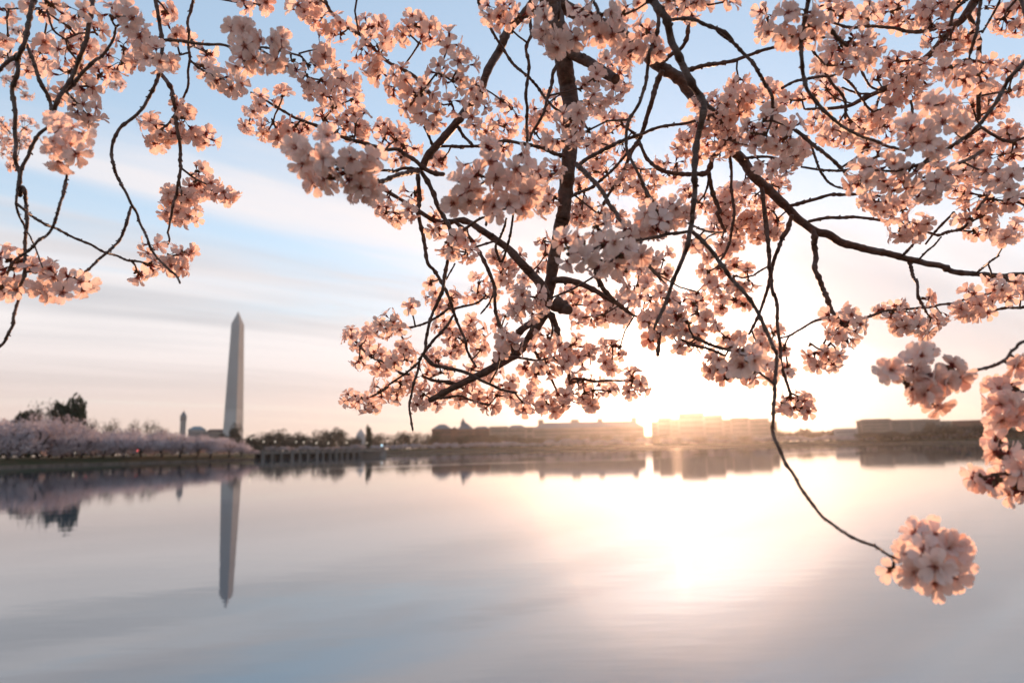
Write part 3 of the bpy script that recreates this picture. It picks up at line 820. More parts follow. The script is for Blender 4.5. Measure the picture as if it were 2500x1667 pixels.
br('C', [(1580, 1320), (1640, 1420), (1680, 1500), 'F', (720, 0), (760, 70), (800, 140), (815, 230), (800, 310), (790, 380), (770, 480), (760, 560), (740, 610), (700, 700), (670, 780), (650, 880), (640, 960), (610, 1020), (595, 1090), (570, 1170), (555, 1250), (540, 1320), (550, 1420), (560, 1492)], 40, 18, 1.29, 1.24, 'branch')
br('C', [(1680, 1130), (1800, 1120), (1900, 1130), 'D', (0, 1000), (110, 1003), (210, 1000), (290, 985), (370, 965), (460, 980), (560, 1000), (640, 1020), (700, 1050), (780, 1070)], 22, 30, 1.31, 1.29)
br('D', [(30, 830), (50, 860), (90, 930), (150, 990)], 24, 22, 1.3)
br('C', [(1600, 970), (1640, 1050), (1670, 1140)], 24, 20, 1.3)
br('D', [(180, -60), (190, 0), (215, 80), (260, 170), (310, 260), (350, 320), (400, 400), (450, 460), (530, 530), (590, 590), (640, 660), (700, 730), (760, 770)], 20, 20, 1.24, 1.3)
br('D', [(548, -40), (545, 170), (550, 240), (515, 330), (535, 430), (530, 530), (515, 650), (525, 750), (520, 860), (525, 950), (515, 1060)], 24, 22, 1.16, 1.2)
br('D', [(735, 430), (700, 500), (690, 580), (660, 680), (640, 760), (600, 840), (560, 910), (540, 970)], 26, 20, 1.28, 1.22)
br('D', [(735, -60), (740, 0), (745, 60), (740, 140)], 20, 20, 1.0)
br('D', [(960, -60), (970, 0), (1000, 50), (1012, 110)], 26, 22, 1.0)
br('D', [(1390, -60), (1405, 40), (1420, 120), (1415, 200), (1390, 300), (1360, 360), (1350, 460), (1330, 580), (1290, 700), (1240, 780), (1210, 850), (1200, 950), (1205, 1020), (1222, 1060), (1260, 1140), (1300, 1220), (1340, 1310), (1380, 1370), (1430, 1430)], 34, 22, 1.12, 1.0, 'branch')
br('D', [(1380, -60), (1390, 0), (1420, 60), (1470, 120), (1490, 180), (1510, 280), (1550, 360), (1580, 430), (1620, 510), (1660, 590), (1700, 650), (1728, 710), (1722, 800), (1700, 900), (1680, 1000), (1670, 1100), (1665, 1200), (1670, 1300), (1660, 1400), (1650, 1480), 'G', (628, 30), (618, 90), (605, 150), (590, 250), (560, 330), (520, 430), (470, 540), (430, 660), (390, 770), (350, 850), (315, 930)], 68, 22, 1.0, .92, 'bough')
br('D', [(1700, 650), (1740, 710), (1804, 756)], 44, 30, 1.0)
br('G', [(610, 135), (680, 200), (740, 260), (790, 320), (830, 380), (880, 440), (930, 520), (1000, 590), (1060, 660), (1110, 730), (1150, 800), (1190, 880), (1230, 980), (1260, 1060), (1290, 1130), (1290, 1250), (1280, 1350), 'K', (92, 20), (85, 60), (85, 120), (80, 190), (90, 240), (110, 290), (130, 330), (150, 380), (190, 430), (220, 490), (260, 550), (310, 620), (350, 670), (420, 720), (480, 760), (560, 800), (640, 830), (700, 870), (760, 892)], 38, 24, .97, .68, 'branch')
br('G', [(600, 148), (500, 160), (420, 165), (360, 185), (260, 205), (180, 215), (110, 215), (0, 165)], 30, 24, .96, .95)
br('D', [(860, 1120), (890, 1150), (960, 1220), (1030, 1300), (1080, 1390), (1140, 1460), 'G', (30, 40), (60, 80), (90, 150), (125, 215)], 34, 26, 1.28, .98)
br('D', [(1500, 140), (1600, 130), (1680, 140), (1730, 170), (1800, 190), (1870, 220), (1920, 280), 'E', (0, 190), (80, 250), (150, 320), (220, 390), (270, 470), (310, 540), (350, 610), (355, 700), (350, 775)], 28, 24, 1.0, 1.05)
br('D', [(1590, -40), (1610, 60), (1635, 130), (1625, 200), (1610, 280), (1570, 340), (1500, 380), (1440, 440)], 26, 28, 1.2, 1.32)
br('D', [(1590, 495), (1700, 455), (1800, 440), 'E', (0, 410), (100, 390), (200, 355), (280, 325), (400, 295), (600, 255), (740, 230)], 32, 18, 1.3, 1.2)
br('D', [(1450, 480), (1410, 570), (1380, 680), (1350, 780), (1320, 880), (1280, 970), (1240, 1030), (1210, 1100), (1170, 1200), (1100, 1300), (1030, 1420)], 42, 22, 1.33, 1.4, 'branch')
br('D', [(860, 1145), (930, 1090), (1020, 1040), (1100, 1000), (1180, 960), (1270, 930), (1370, 890), (1450, 865), (1560, 850), (1660, 830), (1740, 800), (1840, 770)], 32, 18, 1.3, 1.3)
br('D', [(820, 1345), (900, 1310), (970, 1280), (1030, 1230), (1120, 1150), (1200, 1060), (1290, 960)], 24, 20, 1.32, 1.36)
br('D', [(1210, 880), (1270, 930), (1310, 1020), (1340, 1080), (1400, 1140), (1470, 1175), (1560, 1190), (1660, 1190), (1740, 1185), (1770, 1150), (1790, 1080), (1830, 1040), (1880, 960)], 20, 40, 1.4, 1.34, 'branch')
br('D', [(1765, 1180), (1780, 1270), (1810, 1370), (1840, 1450), 'G', (820, 0), (850, 80), (885, 155)], 34, 24, 1.36, 1.42)
br('D', [(1905, 1020), (1920, 1180), (1915, 1280), (1930, 1380), 'G', (955, 0), (940, 100), (925, 190), (905, 260), (880, 320), (845, 380), (825, 450)], 22, 18, 1.36, 1.35)
br('D', [(1270, 1150), (1330, 1160), (1400, 1150)], 14, 10, 1.36)
br('D', [(1690, 1390), (1730, 1340), (1755, 1280), (1765, 1220)], 14, 16, 1.4, 1.37)

# the other side
br('E', [(590, -60), (585, 0), (570, 80), (550, 180), (535, 280), (540, 370), (550, 480), (570, 560), (610, 620), (660, 680), (720, 740), (790, 800), (860, 840), (920, 870), (1000, 895), (1080, 930), (1160, 950), (1260, 975)], 38, 20, .95, .98, 'branch')
br('E', [(560, 250), (590, 290), (640, 360), (700, 420)], 20, 14, 1.0, 1.05)
br('E', [(700, 130), (780, 160), (860, 180), (990, 170), (1080, 175), (1150, 185), (1230, 205), (1340, 200), (1480, 150)], 18, 26, 1.1, 1.15)
br('E', [(700, 150), (770, 240), (840, 295)], 26, 26, 1.0, 1.05)
br('E', [(1680, -60), (1650, 0), (1610, 60), (1560, 130), (1510, 170), (1450, 240), (1380, 330), (1320, 380), (1270, 440), (1200, 500), (1080, 560), (1000, 600), (920, 640), (850, 675), (760, 690), (660, 695), (560, 700)], 62, 16, 1.15, 1.3, 'bough')
br('E', [(1600, 90), (1640, 170), (1665, 250), (1670, 350), (1672, 450), (1670, 540), (1670, 640), (1670, 770)], 36, 28, 1.14, 1.24, 'branch')
br('E', [(1690, -60), (1685, 0), (1670, 100), (1660, 200), (1640, 260), (1615, 350)], 20, 22, 1.05)
br('E', [(1830, -60), (1810, 0), (1770, 80), (1730, 150), (1690, 210)], 18, 14, 1.1)
br('E', [(1940, -50), (1910, 0), (1850, 70)], 18, 16, 1.15)
br('E', [(1600, -30), (1580, 10), (1510, 80), (1490, 170)], 24, 22, 1.1)
br('E', [(2020, 330), (1960, 400), (1920, 450), (1860, 510), (1830, 570), (1790, 640), (1740, 710), (1690, 780), (1640, 830), (1580, 880), (1520, 920), (1460, 955), (1380, 1010), (1290, 1050), (1180, 1080)], 30, 24, .95, .95, 'branch')
br('E', [(850, 300), (915, 440), (940, 490), (980, 550), (1050, 580)], 18, 16, 1.15, 1.25)
br('E', [(415, 565), (490, 525), (570, 505), (660, 490), (740, 485), (850, 420)], 20, 16, 1.2, 1.15)
br('E', [(690, 460), (740, 540), (790, 590), (820, 650), (820, 760)], 20, 18, 1.18, 1.2)
br('E', [(810, 495), (870, 550), (910, 610), (960, 680), (1000, 715)], 18, 16, 1.2, 1.28)
br('E', [(800, 560), (900, 595), (1000, 600)], 16, 14, 1.22, 1.25)
br('E', [(1060, 580), (1030, 640), (1010, 720)], 18, 14, 1.26, 1.28)
br('E', [(1235, 640), (1245, 700), (1248, 770)], 18, 16, 1.2, 1.15)
br('E', [(500, 830), (555, 870), (620, 930), (690, 980), (760, 1040), (810, 1090), (835, 1130)], 28, 20, 1.1, 1.05)
br('E', [(605, 930), (630, 1010), (660, 1090), (700, 1150), (760, 1190), (835, 1210)], 18, 14, 1.1, 1.08)
br('E', [(540, 1065), (620, 1080), (700, 1090), (800, 1090), (860, 1075), (920, 1045), (1050, 990)], 16, 20, 1.12, 1.0)
br('E', [(180, 1010), (280, 1000), (380, 1010), (430, 1040)], 22, 16, 1.32, 1.25)
br('E', [(80, 890), (150, 915), (230, 940)], 20, 14, 1.32, 1.25)
br('E', [(470, 1315), (560, 1290), (640, 1270), (720, 1245), (800, 1245), (930, 1240), (1050, 1255)], 26, 18, 1.36, 1.28)
br('E', [(585, 1415), (700, 1390), (780, 1390), (880, 1385), (980, 1395), (1080, 1410), (1180, 1425)], 24, 18, 1.37, 1.28)
br('E', [(285, 1200), (300, 1300), (310, 1400), (322, 1500), 'G', (1195, 0), (1215, 120), (1225, 240), (1235, 330), (1235, 430), (1250, 520), (1260, 620), (1285, 690), (1300, 770), (1300, 880), (1315, 1000), (1325, 1080), (1330, 1200), (1360, 1310), (1390, 1400), (1410, 1455)], 30, 20, 1.35, 1.26, 'branch')
br('E', [(480, 1370), (450, 1460), (410, 1520), 'G', (1390, 130), (1340, 200), (1310, 280), (1280, 350), (1255, 440), (1240, 520), (1220, 620), (1190, 710), (1160, 790), (1120, 880), (1070, 970)], 30, 18, 1.36, 1.3)
br('E', [(615, 1470), (625, 1530), 'H', (285, -10), (300, 90), (290, 180), (330, 270), (360, 350), (390, 420), (420, 510), (470, 580), (525, 640)], 38, 30, 1.37, 1.3, 'branch')
br('G', [(1220, 430), (1150, 470), (1100, 500), (1020, 520)], 18, 14, 1.34)
br('G', [(640, 110), (740, 145), (830, 155), (890, 150)], 18, 14, 1.1, 1.4)
br('H', [(430, 520), (340, 580), (270, 610), (200, 650), (150, 680), (90, 715), (20, 735)], 20, 14, 1.3)
br('H', [(525, 640), (480, 710), (430, 760), (390, 810), (355, 860)], 22, 16, 1.3)
br('H', [(520, 640), (580, 600), (680, 580), (770, 550), (860, 520), (1000, 510), (1200, 490), (1280, 470), (1400, 460), (1480, 430), (1560, 410), (1680, 380), (1800, 350)], 26, 18, 1.3, 1.32)
br('H', [(1025, 100), (1060, 170), (1080, 250), (1110, 300), (1115, 390), (1140, 450), (1180, 530)], 28, 24, 1.4, 1.28)
br('H', [(985, 85), (1050, 20), (1090, -30)], 24, 20, 1.39, 1.32)
br('H', [(1115, 115), (1180, 50), (1240, 0), (1300, -70)], 18, 14, 1.4, 1.3)
br('H', [(1575, 225), (1640, 170), (1690, 130), (1760, 80)], 20, 16, 1.41, 1.3)
br('H', [(1795, 238), (1850, 290), (1900, 330), (1950, 370)], 28, 22, 1.42, 1.38)
br('H', [(1700, 520), (1820, 495), (1890, 495), (2020, 478)], 22, 26, 1.3, 1.3)
br('H', [(1400, 1020), (1500, 1010), (1570, 990), (1660, 970), (1750, 940), (1830, 890), (1850, 850), (1890, 820), (2030, 750)], 26, 34, .78, .85, 'branch')
br('H', [(530, 690), (560, 780), (606, 826)], 16, 8, 1.29)
br('H', [(2040, 1120), (1920, 1165), (1880, 1190)], 30, 26, .83, .8)
br('K', [(1560, 380), (1440, 420), (1380, 430), (1270, 440)], 26, 18, .78, .75)
br('E', [(1330, 1560), (1390, 1480), (1450, 1420), (1520, 1350)], 14, 18, 1.3, 1.24)
br('E', [(1260, 1440), (1400, 1500), (1470, 1480), (1560, 1460), (1640, 1400)], 16, 20, 1.28, 1.2)
br('E', [(1690, 815), (1780, 870), (1850, 900), (1940, 890)], 22, 20, 1.24, 1.2)
br('E', [(1320, 1135), (1400, 1110), (1460, 1080), (1530, 1050), (1620, 1010), (1700, 960)], 20, 22, 1.05, 1.2)
br('E', [(2010, 1080), (1920, 1100), (1860, 1130), (1780, 1180), (1720, 1260), (1660, 1340)], 28, 18, 1.2, 1.15)

# low mass round the bough's end
br('F', [(1440, 590), (1400, 520), (1340, 450), (1280, 390), (1200, 300), (1130, 250), (1060, 200), (1000, 160), (940, 120), (870, 100), (800, 115), (720, 110), (660, 80), (600, 40), (540, 0), 'C', (1310, 1465), (1220, 1420)], 76, 20, 1.31, 1.3, 'branch')
br('F', [(835, 105), (900, 170), (950, 240), (1000, 310), (1040, 390), (1070, 460), (1100, 540), (1105, 620), (1110, 710), (1130, 780), (1150, 850), (1190, 930), (1225, 975)], 30, 22, 1.3, 1.3)
br('F', [(812, 225), (880, 180), (950, 130), (1000, 95), (1045, 85), (1045, 140)], 28, 16, 1.28, 1.2)
br('F', [(985, 275), (1070, 250), (1110, 240)], 18, 16, 1.3)
br('F', [(1225, 60), (1220, 100), (1210, 180), (1190, 260), (1160, 350), (1145, 380)], 18, 18, 1.22, 1.3)
br('F', [(1180, 90), (1165, 150), (1140, 210), (1110, 260), (1110, 300), (1140, 380)], 16, 18, 1.25, 1.3)
br('F', [(782, 495), (830, 410), (842, 388)], 14, 10, 1.28)
br('F', [(810, 675), (740, 730), (660, 775), (590, 800), (520, 810), (440, 780)], 20, 14, 1.3, 1.28)
br('F', [(828, 690), (900, 670), (980, 650), (1040, 610)], 20, 14, 1.3, 1.36)
br('F', [(632, 985), (690, 900), (750, 840), (800, 780), (832, 725)], 24, 18, 1.27, 1.3)
br('F', [(632, 990), (690, 1050), (760, 1070), (860, 1090), (950, 1120), (1020, 1160), (1090, 1190), (1150, 1220), (1250, 1240)], 30, 18, 1.26, 1.24)
br('F', [(600, 1040), (540, 1090), (490, 1130), (400, 1190)], 20, 14, 1.26, 1.32)
br('F', [(1100, 560), (1085, 610), (1060, 660), (1010, 720)], 16, 12, 1.3, 1.34)
br('F', [(1490, 500), (1570, 500), (1640, 515), (1710, 540), (1790, 580), (1850, 620), (1930, 660), 'G', (80, 765), (160, 820)], 56, 22, 1.32, 1.36, 'branch')
br('F', [(1770, 440), (1800, 520), (1850, 590), (1910, 650), (1968, 692)], 44, 26, 1.1, 1.2)
br('F', [(1432, 690), (1480, 735), (1508, 800), (1530, 880), (1545, 940), (1580, 1060), (1600, 1150), (1608, 1220)], 44, 26, 1.32, 1.3)
br('F', [(1440, 720), (1475, 765), (1485, 830), (1460, 900)], 20, 14, 1.32, 1.3)
br('F', [(1215, 1000), (1330, 1020), (1400, 1025), (1500, 1000)], 20, 14, 1.3, 1.28)
br('F', [(1405, 760), (1340, 785), (1280, 825), (1235, 890), (1180, 965), (1090, 1035)], 60, 40, 1.33, 1.34)
br('F', [(860, 1190), (790, 1170), (700, 1160), (620, 1130)], 30, 18, 1.34, 1.36)
br('F', [(540, 1120), (480, 1110), (440, 1070), (380, 1040), (280, 1000), (180, 900)], 20, 14, 1.3, 1.38)
br('F', [(1590, 1150), (1680, 1150), (1760, 1165), (1850, 1160), (1960, 1160), (2030, 1170)], 22, 14, 1.3, 1.3)
br('F', [(700, 1280), (780, 1270), (870, 1260), (980, 1300), (1070, 1320)], 18, 12, 1.34, 1.38)
br('F', [(1320, 900), (1440, 1080), (1500, 1200), (1540, 1270)], 26, 16, 1.33, 1.26)
br('F', [(400, 1200), (300, 1260), (200, 1280)], 16, 12, 1.32, 1.35)
br('G', [(520, 960), (650, 1000), (740, 1040), (860, 1080), (1040, 1120)], 34, 24, 1.1, 1.0)
br('G', [(520, 1000), (620, 1050), (740, 1080), (880, 1135)], 26, 22, 1.12, 1.05)
br('G', [(368, 900), (360, 960), (352, 1050), (345, 1135)], 26, 34, 1.12, 1.1, 'cut_stub')
br('G', [(200, 330), (250, 390), (310, 460), (350, 500), (400, 570), (480, 680), (540, 800), (530, 980)], 28, 26, 1.2, 1.1, 'branch')
br('G', [(160, 820), (260, 850), (380, 860), (520, 960)], 22, 20, 1.36, 1.1)
br('G', [(955, 1230), (956, 1310), (955, 1385)], 10, 6, 1.1)
br('G', [(1810, 900), (1700, 990), (1650, 1110)], 16, 14, 1.3)
br('D', [(800, 1170), (700, 1190), (590, 1215), (470, 1220), (350, 1200), (240, 1240), (150, 1300), (60, 1350)], 30, 16, 1.28, .92)
br('D', [(350, 1200), (300, 1130), (220, 1090)], 16, 12, .95, .92)
br('D', [(400, 1205), (380, 1300), (370, 1400)], 16, 12, .98, .92)
br('C', [(1080, 1370), (960, 1260), (830, 1200), (720, 1160)], 20, 14, .95, .88)
br('C', [(1000, 1330), (1080, 1420), (1140, 1480)], 16, 12, .93, .88)
br('C', [(960, 1260), (1080, 1200), (1180, 1220)], 16, 12, .92, .86)
br('F', [(2000, 225), (1900, 260), (1800, 290), (1700, 320), (1600, 320)], 26, 14, .98, .86)
br('F', [(1800, 290), (1790, 200), (1770, 130)], 16, 12, .92, .88)
br('H', [(1400, 1020), (1300, 1050), (1200, 1060), (1080, 1020), (930, 990)], 24, 12, .78, .77)
br('H', [(1200, 1060), (1190, 1140), (1240, 1240)], 16, 10, .77)
br('H', [(1200, 1050), (1180, 950), (1160, 880)], 16, 10, .77)
br('H', [(1890, 1190), (1830, 1240), (1780, 1330)], 20, 12, .82)
br('K', [(750, 888), (850, 890), (940, 900), (1040, 890)], 18, 10, .68)
br('E', [(1290, 1050), (1150, 1090), (1000, 1090), (920, 1110)], 20, 12, .96, .97)
br('E', [(1480, 760), (1400, 790), (1320, 850), (1260, 930)], 18, 12, .96, .91)
br('E', [(1560, 880), (1500, 820), (1480, 760)], 22, 18, .95, .95)
# far sprays behind the hanging growth
br('A', [(-40, 900), (60, 1000), (150, 1100), (110, 1260)], 10, 8, 2.3)
br('A', [(-60, 560), (60, 620), (200, 720)], 10, 8, 2.4)
br('A', [(140, 250), (240, 320), (380, 240), (440, 210)], 10, 8, 2.3)
br('A', [(700, 560), (800, 620), (930, 650)], 10, 8, 2.4)
br('A', [(-60, 200), (30, 280), (100, 330)], 12, 10, 1.35)

# ---- clusters: zone, then (x, y, rx, ry, depth)
CL = []
def cl(z, *rows):
    s = ZONES[z][2]
    for x, y, rx, ry, d in rows:
        px, py = zp(z, x, y)
        q = 0.80 if d < 0.85 else 0.94
        CL.append((px, py, q * rx / s, q * ry / s, d))
cl('A', (45, 110, 80, 70, 1.3), (60, 310, 80, 80, 1.3), (290, 90, 110, 90, 1.12), (430, 70, 90, 80, 1.1), (570, 80, 130, 90, 1.02), (830, 90, 120, 100, 1.02), (970, 130, 110, 110, 1.0), (560, 230, 130, 90, 1.15), (300, 450, 100, 120, 1.2), (520, 400, 110, 110, 1.14), (700, 380, 90, 90, 1.18),
   (950, 330, 90, 80, 1.1), (1080, 280, 120, 100, 1.05), (1180, 440, 130, 130, 1.04), (1290, 110, 80, 70, 1.12), (1320, 240, 75, 75, 1.12), (1300, 500, 80, 70, 1.1), (880, 480, 150, 110, 1.1), (640, 530, 110, 90, 1.15), (500, 580, 120, 100, 1.15), (200, 520, 110, 80, 1.25), (450, 720, 110, 90, 1.1), (700, 680, 110, 80, 1.1), (640, 820, 120, 100, 1.05), (700, 920, 90, 80, 1.08),
   (420, 960, 110, 90, .88), (540, 1010, 130, 110, .86), (440, 1100, 140, 110, .85), (560, 1170, 120, 90, .85), (470, 1210, 110, 80, .86), (110, 640, 100, 55, 2.4), (210, 740, 45, 35, 2.4), (880, 650, 90, 45, 2.4), (50, 960, 80, 60, 2.3), (200, 960, 80, 70, 2.3), (150, 1080, 100, 80, 2.3), (90, 1180, 80, 60, 2.3), (95, 1280, 35, 30, 2.3), (150, 240, 60, 40, 2.4), (370, 310, 50, 40, 2.3), (40, 1080, 60, 60, 2.3),
   (1140, 950, 110, 90, 1.22), (1250, 1010, 110, 90, 1.2), (1200, 1110, 110, 70, 1.2), (1330, 1050, 90, 80, 1.2), (1440, 920, 80, 110, 1.2), (1410, 820, 80, 70, 1.2), (1460, 1070, 90, 70, 1.24), (1570, 1060, 95, 80, 1.25), (1540, 1300, 80, 90, 1.25), (1500, 1410, 90, 70, 1.24), (1620, 1420, 90, 60, 1.25), (1720, 1490, 110, 50, 1.25), (1330, 1490, 80, 60, 1.2), (1440, 290, 45, 30, 1.3), (1580, 400, 65, 55, 1.28), (1590, 520, 90, 90, 1.2), (1720, 620, 140, 100, 1.16), (1820, 680, 90, 70, 1.16), (60, 450, 70, 60, 1.4), (330, 330, 60, 60, 1.2), (760, 240, 80, 80, 1.12), (780, 560, 80, 70, 1.12), (1060, 480, 80, 80, 1.1))
cl('B', (1330, 110, 90, 80, 1.2), (1450, 110, 90, 80, 1.2), (1340, 250, 100, 80, 1.2), (1460, 250, 100, 90, 1.2), (1280, 200, 70, 60, 1.2), (1560, 60, 120, 60, 1.25), (1740, 90, 80, 45, 1.25), (1150, 500, 100, 90, 1.12), (1180, 620, 100, 90, 1.1), (1330, 540, 110, 90, 1.1), (1350, 650, 110, 80, 1.1), (1430, 520, 60, 60, 1.1), (1060, 690, 60, 50, 1.12),
   (40, 560, 80, 80, .96), (60, 680, 110, 100, .95), (180, 600, 70, 70, .97), (300, 660, 100, 90, .96), (400, 680, 100, 90, .96), (340, 800, 110, 90, .95), (480, 850, 120, 90, .95), (560, 700, 90, 90, .97), (640, 780, 80, 80, .96), (10, 800, 60, 70, .97), (130, 790, 80, 70, .95))
cl('C', (240, 30, 80, 55, 1.2), (370, 40, 90, 55, 1.2), (150, 220, 80, 80, .96), (230, 260, 80, 70, .96), (240, 370, 120, 100, .95), (390, 290, 75, 90, .97), (520, 330, 60, 70, 1.0), (200, 480, 100, 80, .95), (340, 480, 100, 70, .96), (450, 480, 70, 60, 1.0), (600, 510, 100, 75, 1.1), (800, 330, 75, 85, 1.12), (860, 440, 65, 75, 1.12), (740, 490, 70, 60, 1.12),
   (640, 50, 100, 70, 1.2), (760, 40, 90, 60, 1.2), (700, 120, 70, 50, 1.2), (790, 150, 70, 60, 1.2), (950, 160, 90, 70, 1.2), (950, 270, 100, 70, 1.2), (860, 210, 50, 60, 1.2), (1160, 200, 100, 85, 1.2), (1260, 210, 75, 75, 1.2), (1240, 340, 120, 100, 1.16), (1100, 410, 110, 75, 1.2), (1200, 530, 90, 75, 1.2), (1330, 300, 60, 70, 1.2),
   (1450, 230, 80, 120, 1.16), (1550, 170, 100, 80, 1.16), (1660, 240, 85, 90, 1.16), (1800, 330, 120, 100, 1.12), (1900, 480, 120, 120, 1.1), (1720, 530, 110, 85, 1.12), (1850, 640, 120, 80, 1.12), (1580, 310, 70, 70, 1.18), (1430, 570, 100, 90, 1.16), (1380, 690, 100, 75, 1.2), (1270, 580, 80, 65, 1.2), (1600, 700, 120, 90, 1.16), (1650, 850, 120, 100, 1.16), (1480, 840, 85, 65, 1.2), (1700, 950, 75, 65, 1.2), (1830, 800, 80, 80, 1.2), (1520, 740, 80, 70, 1.18), (1560, 900, 60, 50, 1.2),
   (710, 620, 85, 75, 1.16), (830, 620, 95, 85, 1.2), (960, 550, 90, 65, 1.25), (1000, 660, 110, 100, 1.25), (860, 720, 95, 65, 1.25), (930, 800, 85, 85, 1.3), (840, 880, 100, 85, 1.3), (1080, 750, 75, 65, 1.3), (1080, 910, 120, 90, 1.3), (940, 970, 120, 75, 1.3), (1060, 1050, 110, 75, 1.34), (730, 710, 40, 50, 1.2), (380, 780, 100, 80, 1.3), (290, 860, 80, 80, 1.34), (245, 970, 45, 55, 1.35), (430, 970, 110, 80, 1.3), (380, 1040, 65, 50, 1.32), (525, 715, 50, 42, 1.3), (590, 990, 100, 80, 1.3), (690, 970, 75, 75, 1.32), (490, 1060, 50, 40, 1.3),
   (1280, 990, 100, 85, 1.35), (1400, 1060, 120, 100, 1.35), (1480, 1140, 110, 80, 1.36), (1680, 1230, 100, 75, 1.36), (1420, 1220, 75, 75, 1.38), (1300, 1080, 70, 60, 1.38), (1150, 1000, 70, 60, 1.34), (640, 1140, 90, 90, .88), (760, 1160, 110, 100, .85), (870, 1230, 130, 120, .82), (1030, 1200, 130, 120, .83), (1180, 1220, 130, 110, .85), (1000, 1350, 120, 100, .84), (1140, 1330, 120, 90, .85), (1080, 1450, 120, 80, .85), (780, 1400, 75, 75, .86), (680, 1270, 90, 80, .86), (870, 1060, 70, 60, .86), (1190, 1470, 80, 70, .87), (860, 1380, 80, 70, .85), (1350, 1500, 100, 65, 1.3), (1500, 1480, 85, 65, 1.3), (1240, 1440, 70, 50, 1.3), (1740, 1230, 60, 50, 1.34))
cl('D', (280, 70, 90, 85, 1.12), (380, 40, 80, 60, 1.12), (480, 110, 80, 75, 1.1), (380, 170, 45, 40, 1.12), (340, 140, 60, 60, 1.12), (600, 60, 70, 70, 1.1), (640, 160, 100, 95, 1.0), (670, 270, 90, 85, 1.0), (760, 310, 100, 80, 1.0), (850, 250, 100, 95, 1.0), (880, 90, 100, 85, 1.05), (960, 150, 90, 90, 1.0), (1060, 130, 100, 100, 1.0), (1010, 250, 100, 70, 1.0), (1120, 230, 90, 75, 1.0), (1170, 110, 65, 80, 1.05), (1240, 40, 90, 55, 1.1), (1310, 210, 100, 75, 1.1), (1220, 350, 85, 80, 1.1), (1330, 360, 100, 80, 1.1), (1430, 330, 75, 100, 1.1), (1170, 370, 65, 50, 1.12),
   (1500, 30, 90, 45, 1.15), (1620, 25, 90, 45, 1.12), (1730, 30, 80, 45, 1.12), (1540, 85, 70, 40, 1.2), (1650, 95, 60, 40, 1.2), (1890, 15, 75, 40, 1.1), (180, 620, 75, 85, 1.25), (220, 710, 60, 60, 1.28), (1000, 520, 70, 65, 1.2), (1060, 430, 90, 70, 1.3), (1170, 520, 75, 100, 1.3), (1120, 640, 90, 90, 1.3), (990, 690, 100, 80, 1.3), (905, 600, 45, 45, 1.22), (370, 700, 75, 55, 1.35), (440, 770, 75, 65, 1.35), (310, 830, 60, 50, 1.36), (400, 880, 80, 70, 1.35), (240, 900, 100, 70, 1.35), (150, 830, 65, 65, 1.3), (350, 1000, 75, 55, 1.34), (270, 960, 60, 40, 1.36),
   (690, 680, 85, 75, 1.35), (610, 780, 80, 90, 1.35), (700, 790, 70, 70, 1.36), (560, 890, 70, 75, 1.35), (650, 960, 75, 70, 1.34), (790, 830, 90, 85, 1.06), (860, 790, 70, 70, 1.06), (730, 970, 80, 75, 1.06), (835, 960, 60, 60, 1.06), (910, 900, 80, 100, 1.1), (670, 1020, 60, 45, 1.3), (1050, 790, 100, 85, 1.45), (1160, 830, 85, 75, 1.45), (1060, 930, 110, 80, 1.45), (1000, 1050, 95, 75, 1.45), (1150, 1010, 80, 65, 1.42), (960, 1180, 80, 70, 1.45), (1060, 1140, 100, 90, 1.45), (960, 970, 70, 70, 1.4),
   (1200, 1270, 100, 80, 1.4), (1290, 1290, 110, 90, 1.36), (1380, 1230, 75, 85, 1.36), (1100, 1300, 90, 70, 1.45), (1250, 1150, 65, 55, 1.4), (1180, 1180, 70, 70, 1.42), (1350, 1370, 60, 60, 1.36), (150, 1130, 90, 85, .9), (250, 1020, 60, 60, .92), (300, 1100, 90, 80, .9), (200, 1240, 120, 100, .9), (330, 1230, 110, 100, .9), (90, 1290, 100, 100, .9), (180, 1370, 110, 90, .9), (470, 1180, 100, 90, .9), (480, 1060, 50, 55, .92), (560, 1290, 100, 95, .9), (440, 1320, 100, 85, .9), (700, 1180, 80, 80, .95), (600, 1190, 70, 70, .95), (380, 1420, 80, 80, .9), (290, 1440, 90, 75, .9), (480, 1440, 70, 50, .92), (30, 1400, 60, 60, .92),
   (640, 1420, 80, 80, 1.3), (690, 1350, 65, 65, 1.3), (870, 1270, 45, 45, 1.4), (900, 1410, 80, 65, 1.36), (870, 1500, 90, 75, 1.36), (1030, 1480, 100, 85, 1.3), (1140, 1480, 65, 75, 1.32), (1380, 1460, 90, 75, .97), (1500, 1430, 90, 80, .97), (1440, 1530, 100, 70, .96), (1330, 1530, 70, 60, 1.0), (1590, 1470, 60, 65, 1.0), (1720, 720, 80, 75, 1.34), (1840, 690, 85, 90, 1.3), (1920, 620, 70, 65, 1.3), (1720, 870, 90, 80, 1.3), (1620, 900, 90, 80, 1.36), (1600, 1000, 80, 80, 1.36), (1700, 1060, 85, 65, 1.36), (1860, 820, 85, 75, 1.3), (1780, 960, 80, 70, 1.34), (1540, 1110, 80, 55, 1.4), (1450, 1100, 70, 45, 1.45), (1480, 1210, 85, 45, 1.45), (1920, 920, 60, 60, 1.32), (1620, 1320, 75, 75, 1.45), (1730, 1400, 85, 75, 1.45), (1850, 1340, 85, 75, 1.48), (1930, 1300, 60, 60, 1.48))
